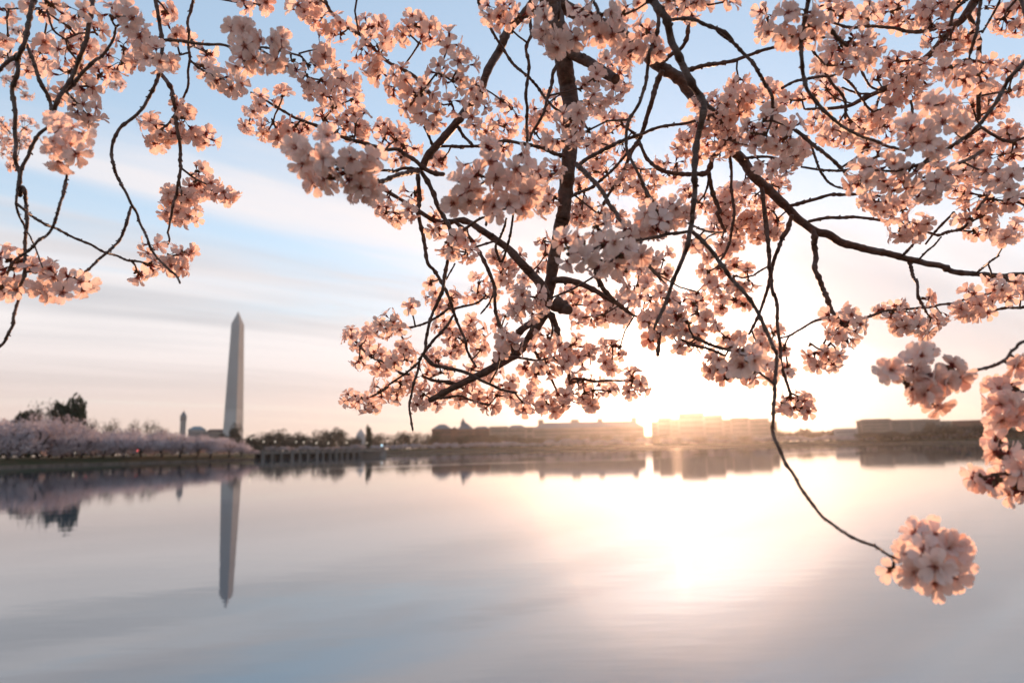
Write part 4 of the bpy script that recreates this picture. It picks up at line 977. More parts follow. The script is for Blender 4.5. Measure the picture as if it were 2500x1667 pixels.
cl('E', (310, 80, 75, 90, 1.15), (300, 200, 75, 85, 1.15), (430, 110, 100, 85, .96), (560, 60, 100, 70, .96), (650, 150, 100, 90, .96), (440, 230, 100, 75, .96), (560, 250, 100, 60, .96), (810, 80, 85, 90, 1.2), (950, 70, 95, 75, 1.12), (1080, 90, 75, 85, 1.2), (1190, 130, 95, 75, 1.2), (1280, 110, 95, 85, 1.16), (1370, 50, 110, 65, 1.12), (1370, 150, 95, 55, 1.14), (1500, 50, 95, 55, 1.12), (1150, 30, 85, 45, 1.2), (1710, 50, 80, 65, 1.3), (1880, 60, 70, 65, 1.2), (700, 40, 70, 50, 1.2),
   (780, 290, 100, 80, 1.06), (900, 240, 100, 80, 1.05), (980, 310, 75, 80, 1.06), (720, 390, 80, 70, 1.06), (840, 410, 110, 75, 1.05), (940, 390, 75, 65, 1.06), (1400, 250, 85, 80, 1.1), (1490, 290, 100, 75, 1.1), (1590, 230, 85, 75, 1.1), (1470, 200, 70, 50, 1.12), (1480, 450, 80, 70, 1.06), (1560, 520, 90, 60, 1.05), (1660, 500, 95, 65, 1.05), (1740, 420, 70, 60, 1.06), (1600, 420, 90, 70, 1.06), (1830, 130, 90, 90, 1.2), (1900, 190, 60, 50, 1.2), (1120, 400, 85, 65, 1.25), (1230, 390, 75, 55, 1.25), (1190, 480, 100, 90, 1.2), (1290, 520, 90, 90, 1.2), (1340, 440, 65, 65, 1.2), (1140, 590, 90, 75, 1.25), (1230, 600, 85, 75, 1.24), (1020, 500, 45, 45, 1.3), (1120, 680, 90, 65, 1.25), (1080, 420, 50, 40, 1.28),
   (680, 550, 80, 70, 1.34), (740, 620, 55, 55, 1.34), (650, 430, 55, 55, 1.2), (620, 600, 50, 60, 1.3), (1620, 640, 90, 70, 1.25), (1740, 600, 90, 80, 1.25), (1760, 700, 80, 70, 1.25), (1640, 730, 90, 55, 1.25), (1890, 450, 80, 85, 1.2), (1900, 580, 70, 60, 1.2), (1360, 670, 75, 65, .92), (1450, 670, 60, 60, .92), (1250, 830, 95, 85, .9), (1350, 840, 90, 80, .9), (1460, 780, 100, 65, .9), (1300, 930, 110, 60, .9), (1400, 970, 75, 45, .92), (1540, 800, 60, 40, .92),
   (940, 760, 100, 65, 1.3), (1050, 740, 100, 75, 1.3), (1080, 840, 100, 65, 1.3), (740, 860, 90, 75, 1.2), (840, 890, 100, 65, 1.2), (860, 780, 80, 60, 1.22), (650, 770, 70, 70, 1.26), (950, 850, 70, 60, 1.22), (260, 780, 95, 80, 1.05), (300, 900, 110, 75, 1.05), (420, 920, 110, 75, 1.05), (490, 830, 90, 85, 1.05), (360, 730, 90, 60, 1.08), (210, 850, 80, 75, 1.05), (350, 830, 80, 60, 1.12), (60, 650, 85, 85, 1.25), (160, 620, 80, 70, 1.26), (250, 640, 90, 80, 1.25), (140, 530, 65, 55, 1.28), (330, 580, 85, 65, 1.28), (60, 790, 90, 80, 1.28), (150, 720, 70, 60, 1.28), (450, 640, 75, 55, 1.28), (540, 620, 65, 45, 1.28), (490, 990, 90, 90, 1.2), (410, 1080, 95, 55, 1.22), (570, 920, 60, 60, 1.2), (130, 900, 70, 50, 1.3), (40, 970, 70, 60, 1.32), (300, 1050, 70, 45, 1.3),
   (1100, 1040, 110, 85, .96), (930, 1080, 100, 80, .96), (900, 1180, 90, 65, .96), (1010, 990, 75, 70, 1.0), (1230, 1080, 100, 80, .96), (1040, 1180, 110, 70, 1.0), (1380, 1180, 105, 80, 1.05), (1190, 1190, 95, 75, 1.0), (1330, 1250, 85, 55, 1.08), (970, 940, 50, 45, 1.1), (1460, 1140, 80, 75, 1.1), (990, 1300, 95, 65, 1.26), (1090, 1350, 100, 65, 1.25), (1190, 1310, 85, 65, 1.25), (1070, 1290, 80, 50, 1.25), (1160, 1480, 80, 65, 1.25), (1260, 1500, 90, 55, 1.25), (1320, 1420, 70, 70, 1.25), (1230, 1430, 70, 50, 1.25), (1400, 1045, 50, 40, 1.1),
   (1570, 900, 90, 75, 1.3), (1640, 980, 110, 90, 1.3), (1720, 900, 80, 75, 1.3), (1850, 830, 80, 80, 1.25), (1910, 910, 70, 65, 1.24), (1780, 1000, 90, 65, 1.28), (1880, 1000, 65, 55, 1.25), (1630, 1110, 110, 90, 1.2), (1750, 1120, 95, 85, 1.12), (1860, 1160, 95, 95, 1.06), (1560, 1230, 75, 75, 1.2), (1650, 1260, 85, 75, 1.18), (1800, 1280, 95, 75, 1.15), (1730, 1370, 100, 75, 1.18), (1610, 1370, 90, 80, 1.2), (1680, 1480, 100, 75, 1.22), (1880, 1470, 80, 75, 1.25), (1920, 1270, 60, 70, 1.12), (1830, 1540, 70, 50, 1.25), (1540, 1100, 60, 60, 1.2),
   (80, 1290, 100, 80, 1.45), (220, 1260, 100, 85, 1.45), (180, 1160, 55, 45, 1.42), (350, 1170, 85, 55, 1.42), (420, 1200, 50, 65, 1.42), (100, 1400, 100, 80, 1.45), (250, 1400, 110, 90, 1.45), (150, 1490, 100, 75, 1.45), (330, 1480, 60, 60, 1.42), (20, 1340, 60, 60, 1.45), (350, 1340, 60, 60, 1.45))
cl('F', (360, 40, 80, 60, 1.25), (460, 80, 100, 65, 1.25), (540, 50, 60, 60, 1.25), (720, 180, 55, 75, 1.3), (770, 270, 55, 70, 1.3), (850, 310, 75, 65, 1.25), (940, 320, 65, 60, 1.25), (940, 240, 65, 50, 1.26), (860, 230, 60, 50, 1.26), (700, 90, 50, 50, 1.3), (1110, 350, 55, 45, 1.34), (1250, 350, 65, 55, 1.34), (1170, 420, 100, 70, 1.34), (1150, 510, 85, 55, 1.35), (1000, 490, 65, 50, 1.4), (960, 590, 75, 55, 1.4), (1080, 600, 80, 85, 1.4), (680, 510, 38, 38, 1.36), (690, 610, 70, 70, 1.35), (770, 660, 80, 60, 1.35), (830, 610, 55, 50, 1.36),
   (1260, 600, 80, 75, 1.1), (1360, 610, 85, 75, 1.1), (1300, 700, 100, 85, 1.1), (1240, 680, 70, 60, 1.12), (1420, 640, 50, 50, 1.12), (1420, 240, 65, 60, 1.4), (1440, 340, 38, 55, 1.45), (1400, 430, 48, 45, 1.48), (1300, 490, 55, 55, 1.45), (550, 680, 42, 38, 1.28), (400, 760, 90, 75, 1.25), (460, 850, 90, 80, 1.25), (350, 830, 65, 75, 1.28), (150, 860, 60, 65, 1.4), (230, 920, 75, 65, 1.4), (270, 840, 55, 55, 1.38), (210, 1030, 75, 60, 1.4), (330, 990, 90, 75, 1.36), (370, 1080, 85, 65, 1.36), (490, 950, 65, 55, 1.32), (440, 1030, 65, 55, 1.32),
   (140, 1280, 75, 70, 1.35), (230, 1310, 85, 75, 1.35), (350, 1220, 85, 80, 1.34), (460, 1250, 90, 65, 1.35), (510, 1180, 75, 75, 1.34), (290, 1330, 60, 50, 1.36), (540, 1000, 75, 80, 1.34), (640, 1120, 90, 75, 1.36), (720, 1000, 80, 70, 1.36), (620, 1240, 75, 55, 1.36), (600, 1310, 55, 38, 1.38), (770, 1100, 75, 65, 1.38), (760, 790, 80, 65, 1.36), (820, 850, 85, 70, 1.36), (900, 880, 90, 75, 1.36), (1000, 830, 75, 80, 1.36), (840, 960, 75, 55, 1.38), (1020, 950, 65, 55, 1.36), (940, 780, 60, 50, 1.38), (1190, 880, 90, 70, 1.2), (1250, 930, 60, 55, 1.2), (1150, 970, 60, 50, 1.22), (1180, 720, 55, 55, 1.4), (1130, 800, 60, 60, 1.38),
   (800, 1200, 100, 65, 1.4), (920, 1180, 100, 75, 1.4), (1090, 1110, 95, 75, 1.4), (1180, 1180, 85, 65, 1.38), (850, 1280, 95, 55, 1.4), (990, 1260, 110, 60, 1.4), (1080, 1330, 75, 50, 1.4), (700, 1300, 75, 45, 1.44), (1210, 1260, 60, 48, 1.38), (740, 1230, 60, 50, 1.42), (1130, 1240, 70, 50, 1.4), (960, 1060, 80, 60, 1.4), (1310, 1330, 90, 70, 1.25), (1420, 1290, 95, 80, 1.25), (1540, 1280, 95, 75, 1.25), (1470, 1350, 65, 38, 1.26), (1340, 1250, 55, 45, 1.28), (1620, 1260, 60, 55, 1.28), (1410, 960, 95, 80, 1.3), (1520, 950, 90, 80, 1.3), (1440, 870, 65, 55, 1.32), (1450, 1070, 95, 75, 1.26), (1560, 1070, 95, 75, 1.26), (1640, 920, 75, 70, 1.3), (1690, 1020, 80, 70, 1.3), (1310, 1060, 55, 60, 1.3), (1370, 1120, 45, 38, 1.3), (1590, 1000, 70, 60, 1.28), (1740, 970, 50, 50, 1.32),
   (1850, 930, 75, 65, 1.4), (1920, 960, 65, 75, 1.4), (1830, 1040, 45, 38, 1.42), (1870, 1080, 40, 30, 1.42), (2010, 1130, 65, 65, 1.3), (2060, 1190, 65, 75, 1.3), (1990, 1230, 60, 60, 1.32), (1700, 1170, 75, 55, 1.36), (1780, 1220, 80, 65, 1.36), (1700, 1270, 75, 60, 1.35), (1630, 1180, 65, 55, 1.34), (1880, 1230, 65, 55, 1.36), (1740, 1320, 50, 35, 1.36), (1590, 570, 70, 55, 1.5), (1680, 600, 80, 65, 1.5), (1620, 660, 60, 50, 1.48), (1640, 750, 75, 65, 1.42), (1730, 730, 80, 70, 1.4), (1800, 740, 75, 65, 1.4), (1860, 710, 75, 55, 1.42), (1900, 640, 70, 65, 1.42), (1950, 730, 70, 50, 1.42), (1820, 630, 70, 55, 1.45), (1750, 660, 60, 50, 1.45), (1680, 90, 85, 80, 1.4), (1720, 40, 60, 60, 1.4),
   (1560, 250, 70, 80, .85), (1600, 350, 80, 70, .85), (1700, 330, 95, 90, .82), (1780, 160, 95, 90, .86), (1850, 250, 100, 90, .82), (1950, 320, 95, 80, .85), (2050, 330, 75, 70, .9), (1760, 420, 75, 55, .86), (1880, 400, 85, 60, .88), (1680, 230, 70, 70, .88), (2060, 180, 90, 70, 1.0), (2100, 60, 75, 75, 1.0), (1980, 180, 70, 70, .95))
cl('G', (280, 50, 70, 60, 1.0), (430, 60, 85, 75, 1.0), (350, 130, 80, 55, 1.0), (520, 60, 70, 60, 1.1), (600, 240, 80, 70, 1.2), (800, 100, 80, 70, 1.5), (900, 60, 70, 60, 1.5), (1000, 80, 80, 60, 1.5), (1100, 60, 90, 80, 1.45), (1190, 140, 85, 80, 1.4), (1290, 60, 45, 55, 1.42), (1130, 200, 80, 50, 1.42), (1285, 165, 38, 36, 1.4), (860, 240, 80, 70, 1.4), (960, 250, 85, 65, 1.4), (880, 310, 60, 40, 1.42), (680, 250, 70, 60, 1.35), (300, 370, 90, 70, 1.2), (400, 350, 70, 55, 1.4), (60, 480, 75, 65, 1.2), (320, 480, 80, 65, 1.4), (200, 450, 70, 60, 1.3), (410, 480, 55, 55, 1.42), (130, 400, 60, 50, 1.2),
   (150, 580, 75, 65, 1.3), (260, 580, 70, 60, 1.3), (240, 680, 95, 80, 1.15), (370, 640, 95, 80, 1.12), (430, 720, 90, 85, 1.1), (140, 730, 90, 75, 1.2), (520, 700, 80, 75, 1.12), (340, 820, 100, 75, 1.1), (500, 810, 85, 80, 1.06), (580, 860, 75, 75, 1.06), (260, 860, 75, 60, 1.15), (430, 900, 75, 70, 1.1), (560, 950, 85, 70, 1.1), (370, 950, 70, 50, 1.12), (300, 1010, 45, 45, 1.15), (690, 790, 80, 70, 1.2), (750, 880, 85, 80, 1.2), (690, 970, 95, 65, 1.2), (800, 870, 50, 70, 1.22), (620, 1050, 80, 50, 1.2), (520, 1060, 55, 45, 1.2), (640, 720, 50, 50, 1.25), (60, 840, 85, 50, 1.5), (30, 780, 60, 45, 1.5), (90, 660, 60, 60, 1.35),
   (720, 480, 70, 65, 1.35), (740, 570, 80, 60, 1.35), (850, 580, 85, 55, 1.35), (930, 500, 75, 65, 1.36), (850, 440, 70, 50, 1.36), (760, 360, 50, 42, 1.4), (960, 425, 42, 40, 1.38), (1055, 460, 42, 42, 1.36), (1060, 560, 85, 70, 1.36), (960, 600, 70, 50, 1.36), (655, 640, 55, 42, 1.4), (700, 700, 65, 42, 1.4), (840, 680, 80, 50, 1.4), (960, 710, 75, 45, 1.4), (860, 760, 36, 34, 1.42), (1040, 730, 40, 30, 1.4), (1010, 1100, 90, 85, .82), (1090, 1160, 85, 90, .82), (1020, 1220, 75, 60, .84), (840, 1160, 85, 75, 1.1), (860, 1240, 90, 65, 1.1), (780, 1260, 60, 45, 1.12), (890, 1310, 60, 40, 1.12), (900, 1010, 60, 45, 1.2), (990, 1000, 48, 42, 1.2), (780, 1180, 55, 50, 1.12), (930, 1060, 60, 50, 1.1),
   (1180, 960, 70, 50, 1.35), (1270, 940, 65, 48, 1.35), (1230, 1060, 75, 55, 1.34), (1160, 1200, 80, 75, 1.2), (1230, 1230, 70, 65, 1.22), (1090, 1310, 60, 38, 1.2), (1230, 1320, 55, 40, 1.22), (1350, 1080, 36, 42, 1.34), (1385, 1240, 60, 52, 1.35), (1150, 1050, 55, 45, 1.32))
cl('H', (430, 570, 80, 70, 1.26), (580, 540, 90, 60, 1.26), (440, 690, 85, 65, 1.25), (530, 740, 90, 60, 1.25), (640, 650, 75, 75, 1.25), (540, 620, 60, 50, 1.3), (270, 860, 75, 60, 1.3), (380, 850, 70, 45, 1.3), (300, 950, 80, 60, 1.3), (420, 940, 85, 65, 1.3), (470, 870, 55, 50, 1.32), (252, 775, 20, 20, 1.32), (90, 1210, 75, 55, 1.26), (200, 1220, 80, 65, 1.25), (130, 1310, 85, 60, 1.25), (220, 1310, 65, 60, 1.25), (60, 1010, 65, 50, 1.35), (30, 1270, 40, 50, 1.27), (820, 520, 55, 38, 1.34), (920, 560, 80, 65, 1.3), (1000, 620, 90, 70, 1.28), (1120, 640, 95, 70, 1.25), (1240, 600, 90, 75, 1.28), (1180, 420, 52, 40, 1.3), (960, 660, 60, 40, 1.3), (1310, 560, 65, 55, 1.3), (1080, 540, 80, 55, 1.28), (950, 480, 60, 40, 1.32), (1180, 690, 65, 35, 1.28),
   (1480, 470, 80, 65, 1.3), (1550, 380, 80, 65, 1.3), (1600, 480, 90, 65, 1.3), (1510, 550, 80, 38, 1.3), (1650, 540, 75, 45, 1.3), (1750, 330, 80, 75, 1.3), (1820, 420, 85, 65, 1.3), (1880, 290, 38, 38, 1.34), (1940, 370, 32, 42, 1.3), (1720, 450, 70, 55, 1.3), (1440, 520, 55, 45, 1.3), (1710, 270, 50, 35, 1.34), (890, 990, 75, 60, .76), (1130, 880, 90, 70, .77), (1060, 980, 90, 70, .76), (1180, 1040, 110, 80, .75), (1380, 960, 95, 75, .76), (1430, 1050, 75, 65, .77), (1310, 1080, 85, 75, .75), (1040, 1140, 85, 60, .76), (1180, 1180, 100, 60, .75), (1250, 1270, 80, 50, .76), (1220, 850, 60, 45, .78), (1350, 1190, 55, 50, .77), (1870, 950, 55, 48, .8), (1930, 940, 55, 50, .82), (1740, 1140, 80, 60, .82), (1850, 1130, 80, 60, .82), (1740, 1260, 80, 65, .8), (1850, 1240, 80, 75, .8), (1760, 1380, 75, 60, .8), (1880, 1370, 85, 60, .8), (1950, 1280, 60, 80, .8))
cl('K', (1320, 320, 85, 55, .75), (1390, 400, 85, 80, .75), (1200, 460, 55, 52, .76), (1290, 490, 85, 55, .75), (1400, 540, 75, 55, .76), (1300, 260, 28, 34, .77), (1350, 440, 70, 60, .78), (860, 760, 75, 65, .68), (960, 770, 70, 60, .68), (1050, 840, 58, 50, .68), (900, 860, 85, 75, .66), (960, 930, 75, 65, .64), (830, 960, 75, 75, .67), (940, 1020, 75, 60, .68), (1100, 910, 52, 62, .7), (735, 965, 40, 42, .7), (1040, 980, 60, 50, .69), (790, 880, 60, 55, .69), (1010, 830, 60, 55, .67))

# growth above and beside the view
gq = random.Random(77)
for i in range(46):
    x = -160 + i * 62
    CL.append((x + gq.uniform(-20, 20), gq.uniform(-175, -45) - (60 if 900 < x < 1900 else 0), gq.uniform(30, 42), gq.uniform(26, 36), gq.uniform(1.02, 1.2)))
for i in range(12):
    CL.append((2560 + gq.uniform(0, 200), 60 + i * 80 + gq.uniform(-20, 20), gq.uniform(30, 42), gq.uniform(26, 36), gq.uniform(1.05, 1.25)))
# ------------------------------------------------------------------ curves for the branches
def catmull(P, step):
    out = []
    n = len(P)
    for i in range(n - 1):
        p0, p1, p2, p3 = P[max(i - 1, 0)], P[i], P[i + 1], P[min(i + 2, n - 1)]
        L = (p2 - p1).length
        k = max(2, int(L / step))
        for j in range(k):
            t = j / k
            out.append(0.5 * ((2 * p1) + (p2 - p0) * t + (2 * p0 - 5 * p1 + 4 * p2 - p3) * t * t + (3 * p1 - p0 - 3 * p2 + p3) * t ** 3))
    out.append(P[-1])
    return out

TREE_AT = Vector((1.1, -1.9, 0.95))
tree_root = empty('cherry_tree', TREE_AT)
tag(tree_root, 'old cherry tree overhead, its dark boughs hanging full of backlit pink blossom over the water', 'tree')

# trunk and overhead limbs, all above or behind the view
LIMBS = [
    ('trunk', [TREE_AT + Vector((0, 0, -0.3)), TREE_AT + Vector((0.0, 0.02, 0.25)), TREE_AT + Vector((-0.06, 0.10, 0.9)), TREE_AT + Vector((-0.12, 0.2, 1.6)), TREE_AT + Vector((-0.1, 0.3, 2.1))], 0.24, 0.13),
    ('limb', [TREE_AT + Vector((-0.1, 0.28, 2.0)), Vector((0.7, -0.7, 3.7)), Vector((0.35, 0.3, 4.0)), Vector((0.08, 0.85, 3.98)), at(1330, -150, 1.30)], 0.10, 0.034),
    ('limb', [TREE_AT + Vector((-0.1, 0.26, 1.9)), Vector((0.3, -0.9, 3.5)), Vector((-0.2, -0.1, 3.8)), at(900, -380, 1.1), at(620, -190, 1.1), at(330, -140, 1.08), at(30, -115, 1.07), at(-170, -60, 1.07)], 0.07, 0.006),
    ('limb', [TREE_AT + Vector((-0.1, 0.3, 2.05)), Vector((1.0, -0.6, 3.7)), Vector((0.8, 0.1, 3.9)), at(1850, -380, 1.1), at(2130, -190, 1.12), at(2400, -130, 1.15), at(2600, -60, 1.15)], 0.065, 0.007),
    ('limb', [TREE_AT + Vector((-0.1, 0.24, 1.75)), Vector((1.5, -0.6, 3.2)), Vector((1.5, 0.2, 3.35)), at(2900, 150, 1.15), at(2720, 500, 1.2), at(2640, 800, 1.1)], 0.05, 0.006),
]
LIMB_PTS = []
SAMPLES = []      # points along every branch, for the flowers to grow from
BRANCHES = []
for nm, P, r0, r1 in LIMBS:
    C = catmull(P, 0.04)
    BRANCHES.append((nm, C, r0, r1))
    if nm == 'limb': LIMB_PTS += C
for P, w0, w1, d0, d1, kind in BR:
    Q = []
    # arc length in the picture decides how depth runs from start to end
    acc = [0.0]
    for a, b in zip(P, P[1:]): acc.append(acc[-1] + math.hypot(b[0] - a[0], b[1] - a[1]))
    for (x, y), s in zip(P, acc):
        t = s / acc[-1]
        Q.append(at(x, y, d0 + (d1 - d0) * t + 0.012 * math.sin(s * 0.013 + x)))
    k_ = 1.06 if kind == 'bough' else 0.92 if kind in ('bough', 'cut_stub') else 0.88
    r0, r1 = k_ * w0 * d0 / FPX / 2, k_ * w1 * d1 / FPX / 2
    x0, y0 = P[0]; x1, y1 = P[-1]
    if y0 < 0 or x0 > 2500 or x0 < 0:                      # runs out of the view: carry it on to an overhead limb
        if kind == 'bough' and 1280 < x0 < 1360: anchor = at(1330, -150, 1.30)
        else: anchor = min(LIMB_PTS, key=lambda q: (q - Q[0]).length)
        if (anchor - Q[0]).length > 0.02:
            mid = Q[0].lerp(anchor, 0.5) + (Q[0] - Q[1]).normalized() * 0.05
            Q = [anchor, mid] + Q
            r0 *= 1.05
    elif x1 < 0 or x1 > 2500:
        anchor = min(LIMB_PTS, key=lambda q: (q - Q[-1]).length)
        if x1 > 2500: Q += [Q[-1].lerp(anchor, 0.5) + Vector((0.08, 0, 0)), anchor]
        else: Q += [Q[-1] + (Q[-1] - Q[-2]).normalized() * 0.06]
    C = catmull(Q, 0.003 if r0 < 0.006 else 0.006)
    BRANCHES.append((kind, C, r0, r1))
    if kind != 'cut_stub': SAMPLES += [(c, max(r1, r0 * 0.7)) for c in C[::(5 if r0 < 0.006 else 3)]]
SP = np.array([tuple(s[0]) for s in SAMPLES])

def branch_mesh(name, C, r0, r1, stub=False):
    n = len(C)
    m = MB()
    g = random.Random(len(C) * 31 + int(r0 * 1e6))
    rads, pts = [], []
    s = 0.0
    node_at = [0.02]
    spacing = max(0.010, min(0.035, r0 * 4.5))
    L = sum((C[i + 1] - C[i]).length for i in range(n - 1))
    while node_at[-1] < L: node_at.append(node_at[-1] + spacing * g.uniform(0.6, 1.6))
    kinds = [g.uniform(0.16, 0.50) if g.random() < 0.8 else 0.05 for _ in node_at]
    nodes = []
    wob = Vector((0, 0, 0))
    for i, c in enumerate(C):
        if i: s += (C[i] - C[i - 1]).length
        t = s / L if L else 0
        r = r0 + (r1 - r0) * t
        big = r > 0.006
        bump = 0.0
        for a, k in zip(node_at, kinds):
            d = abs(a - s)
            hw = min(0.006, max(0.0028, 1.6 * r))
            if d < hw: bump = max(bump, k * (1 - (d / hw) ** 2))
        r *= 1 + bump * (0.35 if big else 1.0) + g.uniform(-0.05, 0.05) * (2.2 if stub else 1.0)
        wob = wob * 0.88 + Vector((g.uniform(-1, 1), g.uniform(-1, 1), g.uniform(-1, 1))) * (0.00026 if not big else 0.0004)
        pts.append(c + wob); rads.append(r)
    if not stub:
        rads[-1] *= 0.6
    m.tube(pts, rads, 12 if r0 > 0.01 else 7, cap=not stub)
    if stub:                                             # sawn end with a sharp rim
        n12 = 12 if r0 > 0.01 else 7
        rim = m.v[-n12:]
        e = pts[-1] + (pts[-1] - pts[-2]).normalized() * 0.0015
        m.add(rim + [tuple(e)], [(i, (i + 1) % n12, n12) for i in range(n12)])
    # spurs and buds standing on the nodes
    if r0 < 0.012 and n > 6:
        s, i, q = 0.0, 1, 0
        for a in node_at:
            while i < n - 1 and s + (C[i] - C[i - 1]).length < a: s += (C[i] - C[i - 1]).length; i += 1
            if i >= n - 2 or g.random() < 0.45: continue
            tdir = (C[i + 1] - C[i - 1]).normalized()
            side = tdir.cross(Vector((g.uniform(-1, 1), g.uniform(-1, 1), g.uniform(-1, 1))))
            if side.length < 1e-3: continue
            side.normalize()
            r = r0 + (r1 - r0) * a / L
            h = g.uniform(0.5, 1.1) * min(r, 0.0022)
            b0 = pts[i]
            m.tube([b0 + side * r * 0.6, b0 + side * (r + h * 0.5) + tdir * h * 0.35, b0 + side * (r + h) + tdir * h * 0.9], [r * 0.6, r * 0.55, r * 0.3], 5)
    return m.mesh(name, M['cherry_bark'], smooth=True)

for nm, C, r0, r1 in BRANCHES:
    o0 = C[0]
    me = branch_mesh(nm, [c - o0 for c in C], r0, r1, nm == 'cut_stub')
    link(nm, me, tree_root, o0 - TREE_AT)

# ------------------------------------------------------------------ flowers
class Tmpl:
    def __init__(self): self.V, self.F, self.mi, self.tint = [], [], [], []
    def add(self, vs_, fs_, mi, tint):
        b = len(self.V)
        self.V += [tuple(v) for v in vs_]; self.tint += list(tint)
        for f in fs_:
            self.F.append(tuple(b + i for i in f)); self.mi.append(mi)
    def done(self):
        self.V = np.array(self.V, float); self.F = np.array(self.F, int); self.mi = np.array(self.mi, int); self.tint = np.array(self.tint, float)
        return self

def petal(T, a, elev, seed, scale=1.0):
    """one notched, cupped petal; flower axis is +Z, radius about 1"""
    g = random.Random(seed)
    prof = [(0.10, 0.045), (0.30, 0.17), (0.52, 0.30), (0.74, 0.365), (0.93, 0.30), (1.04, 0.15)]
    tw, curl = g.uniform(-0.25, 0.25), g.uniform(0.05, 0.34)
    side = g.uniform(-0.10, 0.10)
    cr = (-1.0, -0.5, 0.0, 0.5, 1.0)
    vs_, ti = [], []
    for k, (r, w) in enumerate(prof):
        r, w = r * scale, w * scale
        e = elev + curl * math.sin(r * 2.0) - 0.18 * r * r
        for c in cr:
            x = r * math.cos(e)
            z = r * math.sin(e) + 0.20 * w * c * c + tw * w * c * 0.5 + 0.03 * math.sin(7 * r + 4 * c + seed)
            if k == len(prof) - 1 and c == 0.0: x -= 0.12 * scale
            if k == len(prof) - 1 and abs(c) == 1.0: x -= 0.03 * scale
            y = w * c + side * r
            vs_.append((x * math.cos(a) - y * math.sin(a), x * math.sin(a) + y * math.cos(a), z + 0.02))
            ti.append(1.0 - min(1.0, r / scale / 0.55) if k else 1.0)
    F = []
    m = len(cr)
    for k in range(len(prof) - 1):
        for j in range(m - 1):
            p = k * m + j
            F += [(p, p + 1, p + m + 1), (p, p + m + 1, p + m)]
    T.add(vs_, F, 0, ti)

def flower(seed, openness, bud=False):
    g = random.Random(seed)
    T = Tmpl()
    for i in range(5):
        petal(T, 2 * math.pi * i / 5 + g.uniform(-0.10, 0.10), openness + g.uniform(-0.12, 0.12), seed * 7 + i, (0.78 if bud else 1.0) * g.uniform(0.92, 1.06))
    for i in range(5):                                   # sepals: the dark red star
        a = 2 * math.pi * (i + 0.5) / 5 if not bud else 2 * math.pi * i / 5
        ca, sa = math.cos(a), math.sin(a)
        L, w = 0.43, 0.085
        e = openness * 0.75 - 0.12
        pts = [(0.03, -w * 0.8, -0.035), (0.03, w * 0.8, -0.035), (L * 0.55 * math.cos(e), w, L * 0.55 * math.sin(e) - 0.035), (L * math.cos(e), 0, L * math.sin(e) - 0.035), (L * 0.55 * math.cos(e), -w, L * 0.55 * math.sin(e) - 0.035)]
        T.add([(x * ca - y * sa, x * sa + y * ca, z) for x, y, z in pts], [(0, 1, 2), (0, 2, 4), (4, 2, 3)], 1, [0] * 5)
    ring = lambda r, z: [(r * math.cos(2 * math.pi * i / 6), r * math.sin(2 * math.pi * i / 6), z) for i in range(6)]
    vs_ = ring(0.10, -0.02) + ring(0.115, -0.14) + ring(0.085, -0.30) + ring(0.035, -0.42)
    F = []
    for k in range(3):
        for i in range(6):
            j = (i + 1) % 6
            F += [(k * 6 + i, k * 6 + j, k * 6 + 6 + j), (k * 6 + i, k * 6 + 6 + j, k * 6 + 6 + i)]
    T.add(vs_, F, 1, [0] * 24)
    if not bud:                                          # deep red throat and stamens
        vs_ = ring(0.11, 0.035) + [(0, 0, 0.05)]
        T.add(vs_, [(i, (i + 1) % 6, 6) for i in range(6)], 1, [0] * 7)
        for i in range(11):
            a = 2 * math.pi * i / 11 + g.uniform(-.2, .2); h = g.uniform(0.30, 0.50); s = g.uniform(0.10, 0.30)
            d = Vector((math.cos(a) * s, math.sin(a) * s, h)); n_ = Vector((-math.sin(a), math.cos(a), 0)) * 0.011
            b0 = Vector((math.cos(a) * 0.05, math.sin(a) * 0.05, 0.03))
            T.add([b0 - n_, b0 + n_, b0 + d], [(0, 1, 2)], 3, [0] * 3)
            q = b0 + d; w = 0.032
            T.add([q + Vector((w, 0, 0)), q + Vector((-w * .5, w * .86, 0)), q + Vector((-w * .5, -w * .86, 0)), q + Vector((0, 0, w * 1.2))], [(0, 1, 3), (1, 2, 3), (2, 0, 3)], 3, [0] * 4)
    return T.done()
TM = [flower(100 + i, o) for i, o in enumerate((0.10, 0.22, 0.35, 0.30, 0.48, 0.18, 0.62, 0.05))] + [flower(200, 1.12, True), flower(201, 1.0, True)]
NOPEN = 8

def flower_object_mesh(k):
    T = TM[k]
    me = bpy.data.meshes.new('blossom')
    me.from_pydata(T.V.tolist(), [], T.F.tolist())
    for m in FLOWER_MATS: me.materials.append(m)
    me.polygons.foreach_set('material_index', T.mi.tolist())
    me.polygons.foreach_set('use_smooth', [True] * len(T.F))
    a = me.attributes.new('tint', 'FLOAT', 'POINT'); a.data.foreach_set('value', T.tint.tolist())
    a = me.attributes.new('shade', 'FLOAT', 'POINT'); a.data.foreach_set('value', [0.15 + 0.7 * ((k * 37) % 10) / 10] * len(T.V))
    me.update()
    return me
FM = [flower_object_mesh(k) for k in range(len(TM))]

# neighbouring umbels at one depth grow as one cluster
par = list(range(len(CL)))
def find(i):
    while par[i] != i: par[i] = par[par[i]]; i = par[i]
    return i
size = [1] * len(CL)
pairs = []
for i in range(len(CL)):
    for j in range(i):
        a, b = CL[i], CL[j]
        d = math.hypot(a[0] - b[0], a[1] - b[1])
        if abs(a[4] - b[4]) < 0.05 and d < 0.85 * (a[2] + a[3] + b[2] + b[3]) / 2: pairs.append((d / (a[2] + b[2]), i, j))
pairs.sort()
ngroups = len(CL)
for q, i, j in pairs:
    if ngroups <= 270: break
    a, b = find(i), find(j)
    if a != b and size[a] + size[b] <= 5:
        par[a] = b; size[b] += size[a]; ngroups -= 1

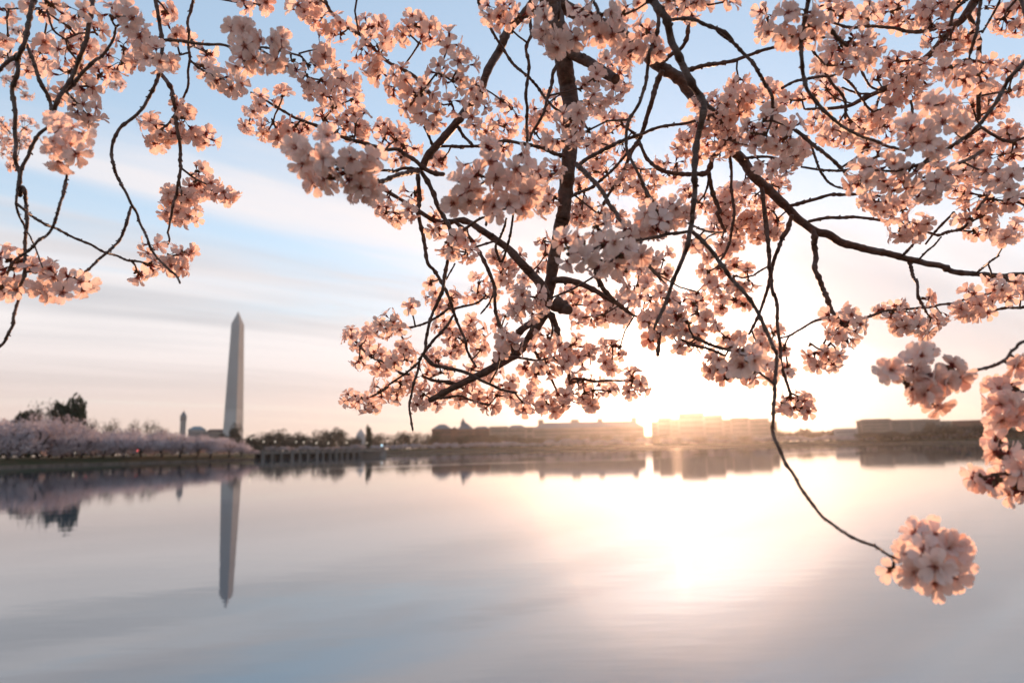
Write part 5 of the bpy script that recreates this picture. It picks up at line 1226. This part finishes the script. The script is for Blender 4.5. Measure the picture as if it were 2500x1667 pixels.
RIGHT, UP, FWD = R3 @ Vector((1, 0, 0)), R3 @ Vector((0, 1, 0)), R3 @ Vector((0, 0, -1))
clusters = {}
FR = 0.0172                                              # flower radius in metres
HUBS = []
order = sorted(range(len(CL)), key=lambda i: float(np.linalg.norm(SP - np.array(at(CL[i][0], CL[i][1], CL[i][4])), axis=1).min()))
for ci in order:
    px, py, rx, ry, d = CL[ci]
    g = random.Random(1000 + ci)
    C = at(px, py, d)
    a, b = rx * d / FPX, ry * d / FPX
    c_ = (a + b) / 2 * 0.85
    near = np.linalg.norm(SP - np.array(C), axis=1)
    bi = int(near.argmin()); bp = Vector(SP[bi])
    if HUBS and near[bi] > 0.03:
        hb = min(HUBS, key=lambda q: (q - C).length)
        if (hb - C).length < near[bi] * 0.9: bp = hb.copy()
    off = bp - C
    rm = (a + b) / 2
    hub = C + off * min(1.0, 0.55 * rm / max(off.length, 1e-6))
    if off.length < 0.5 * rm: hub = bp.copy()
    hub = hub.lerp(C, 0.15)
    HUBS.append(hub)
    A3 = 4 * math.pi * (((a * b) ** 1.6 + (a * c_) ** 1.6 + (b * c_) ** 1.6) / 3) ** (1 / 1.6)
    n = max(3, int(round((0.68 if d > 0.8 else 0.5) * A3 / (math.pi * FR * FR))) + 1)
    G = clusters.setdefault(find(ci), {'stalk': MB(), 'fl': [], 'C': C})
    fs = []
    tries = 0
    while len(fs) < n and tries < n * 30:
        tries += 1
        z = g.uniform(-1, 1); t = g.uniform(0, 2 * math.pi); s = math.sqrt(1 - z * z)
        dv = (s * math.cos(t), s * math.sin(t), z)
        k = g.uniform(0.72, 1.0)
        aa, bb, cc = max(a - 0.35 * FR, 0.25 * a), max(b - 0.35 * FR, 0.25 * b), c_
        p = C + RIGHT * dv[0] * aa * k + UP * dv[1] * bb * k + FWD * dv[2] * cc * k
        if any((p - q).length < FR * 0.95 for q, *_ in fs): 
            if tries < n * 18: continue
        o = (p - hub)
        if o.length < 0.006: continue
        o.normalize()
        o = (o + (p - C).normalized() * 0.5 + Vector((g.uniform(-1, 1), g.uniform(-1, 1), g.uniform(-1, 1))) * 0.62 + Vector((0, 0, -0.10))).normalized()
        bud = g.random() < 0.05
        kk = NOPEN + g.randrange(2) if bud else g.randrange(NOPEN)
        sc = FR * g.uniform(0.86, 1.10) * (0.72 if bud else 1)
        fs.append((p, o, kk, sc, g.uniform(0, 6.28)))
    for p, o, kk, sc, ro in fs:
        back = p - o * 0.42 * sc
        mid = hub.lerp(back, 0.55) - o * 0.12 * (back - hub).length + Vector((0, 0, 0.002))
        G['stalk'].tube([hub, mid, back], [0.0008, 0.00062, 0.0007], 4, cap=False)
    # bud scales where the stalks meet, and a short spur back to the branch
    for _ in range(4):
        q = hub + Vector((g.uniform(-1, 1), g.uniform(-1, 1), g.uniform(-1, 1))) * 0.002
        e = q + Vector((g.uniform(-1, 1), g.uniform(-1, 1), g.uniform(-1, 1))).normalized() * 0.007
        G['stalk'].tube([q, q.lerp(e, .5), e], [0.0016, 0.0022, 0.0003], 5, cap=False)
    if (bp - hub).length > 0.004 and (bp - hub).length < 0.25:
        sag = Vector((g.uniform(-1, 1), g.uniform(-1, 1), g.uniform(-1, 1))) * 0.08 * (bp - hub).length
        G.setdefault('spur', []).append([bp, bp.lerp(hub, 0.5) + sag, hub])
    G['fl'] += fs

# the 300 flowers that show largest are parts of their own
allf = []
for key, G in clusters.items():
    for i, f in enumerate(G['fl']):
        loc = MCAM.inverted() @ f[0]
        dep = -loc.z
        x, y = loc.x / dep * FPX + 1250, -loc.y / dep * FPX + 833.5
        cdep = -(MCAM.inverted() @ G['C']).z
        if 0 < x < 2500 and 0 < y < 1667: allf.append((f[3] / dep * (1.0 if dep < cdep else 0.75), key, i))
allf.sort(reverse=True)
chosen = {}
for _, key, i in allf[:300]: chosen.setdefault(key, set()).add(i)

def frame(o, ro):
    t = Vector((0, 0, 1)) if abs(o.z) < 0.9 else Vector((1, 0, 0))
    x = t.cross(o).normalized(); y = o.cross(x)
    return Matrix(((x.x, y.x, o.x), (x.y, y.y, o.y), (x.z, y.z, o.z))) @ Matrix.Rotation(ro, 3, 'Z')

NFL = 0
for key, G in clusters.items():
    o0 = G['C']
    st = G['stalk']
    for sp_ in G.get('spur', []):
        st.tube(sp_, [0.0019, 0.0016, 0.0017], 6, 1)
    V = [np.array(st.v) - np.array(o0)]
    F = []; mi = []
    for f, m_ in zip(st.f, st.m):
        for q in range(1, len(f) - 1): F.append((f[0], f[q], f[q + 1])); mi.append(4 if m_ == 1 else 2)
    F = [np.array(F, int)]; mi = [np.array(mi, int)]
    tint = [np.zeros(len(st.v))]; shade = [np.zeros(len(st.v))]
    base = len(st.v)
    sel = chosen.get(key, set())
    singles = []
    for i, (p, o, kk, sc, ro) in enumerate(G['fl']):
        NFL += 1
        R = frame(o, ro)
        if i in sel: singles.append((p, R, kk, sc)); continue
        T = TM[kk]
        V.append((T.V * sc) @ np.array(R).T + (np.array(p) - np.array(o0)))
        F.append(T.F + base); base += len(T.V)
        mi.append(T.mi); tint.append(T.tint); shade.append(np.full(len(T.V), rnd.random()))
    V = np.concatenate(V); F = np.concatenate(F); mi = np.concatenate(mi)
    me = bpy.data.meshes.new('blossom_cluster')
    me.vertices.add(len(V)); me.vertices.foreach_set('co', V.ravel())
    me.loops.add(F.size); me.loops.foreach_set('vertex_index', F.ravel())
    me.polygons.add(len(F)); me.polygons.foreach_set('loop_start', np.arange(0, F.size, 3))
    me.update(calc_edges=True)
    me.polygons.foreach_set('material_index', mi)
    me.polygons.foreach_set('use_smooth', np.ones(len(F), bool))
    for m in FLOWER_MATS + [M['cherry_bark']]: me.materials.append(m)
    a = me.attributes.new('tint', 'FLOAT', 'POINT'); a.data.foreach_set('value', np.concatenate(tint))
    a = me.attributes.new('shade', 'FLOAT', 'POINT'); a.data.foreach_set('value', np.concatenate(shade))
    me.update()
    co = link('blossom_cluster', me, tree_root, o0 - TREE_AT)
    co['kind'] = 'stuff'
    for p, R, kk, sc in singles:
        fo = link('blossom', FM[kk], co)
        fo.matrix_local = Matrix.Translation(p - o0) @ R.to_4x4() @ Matrix.Scale(sc, 4)
print('flowers', NFL, 'clusters', len(clusters), 'branches', len(BRANCHES))
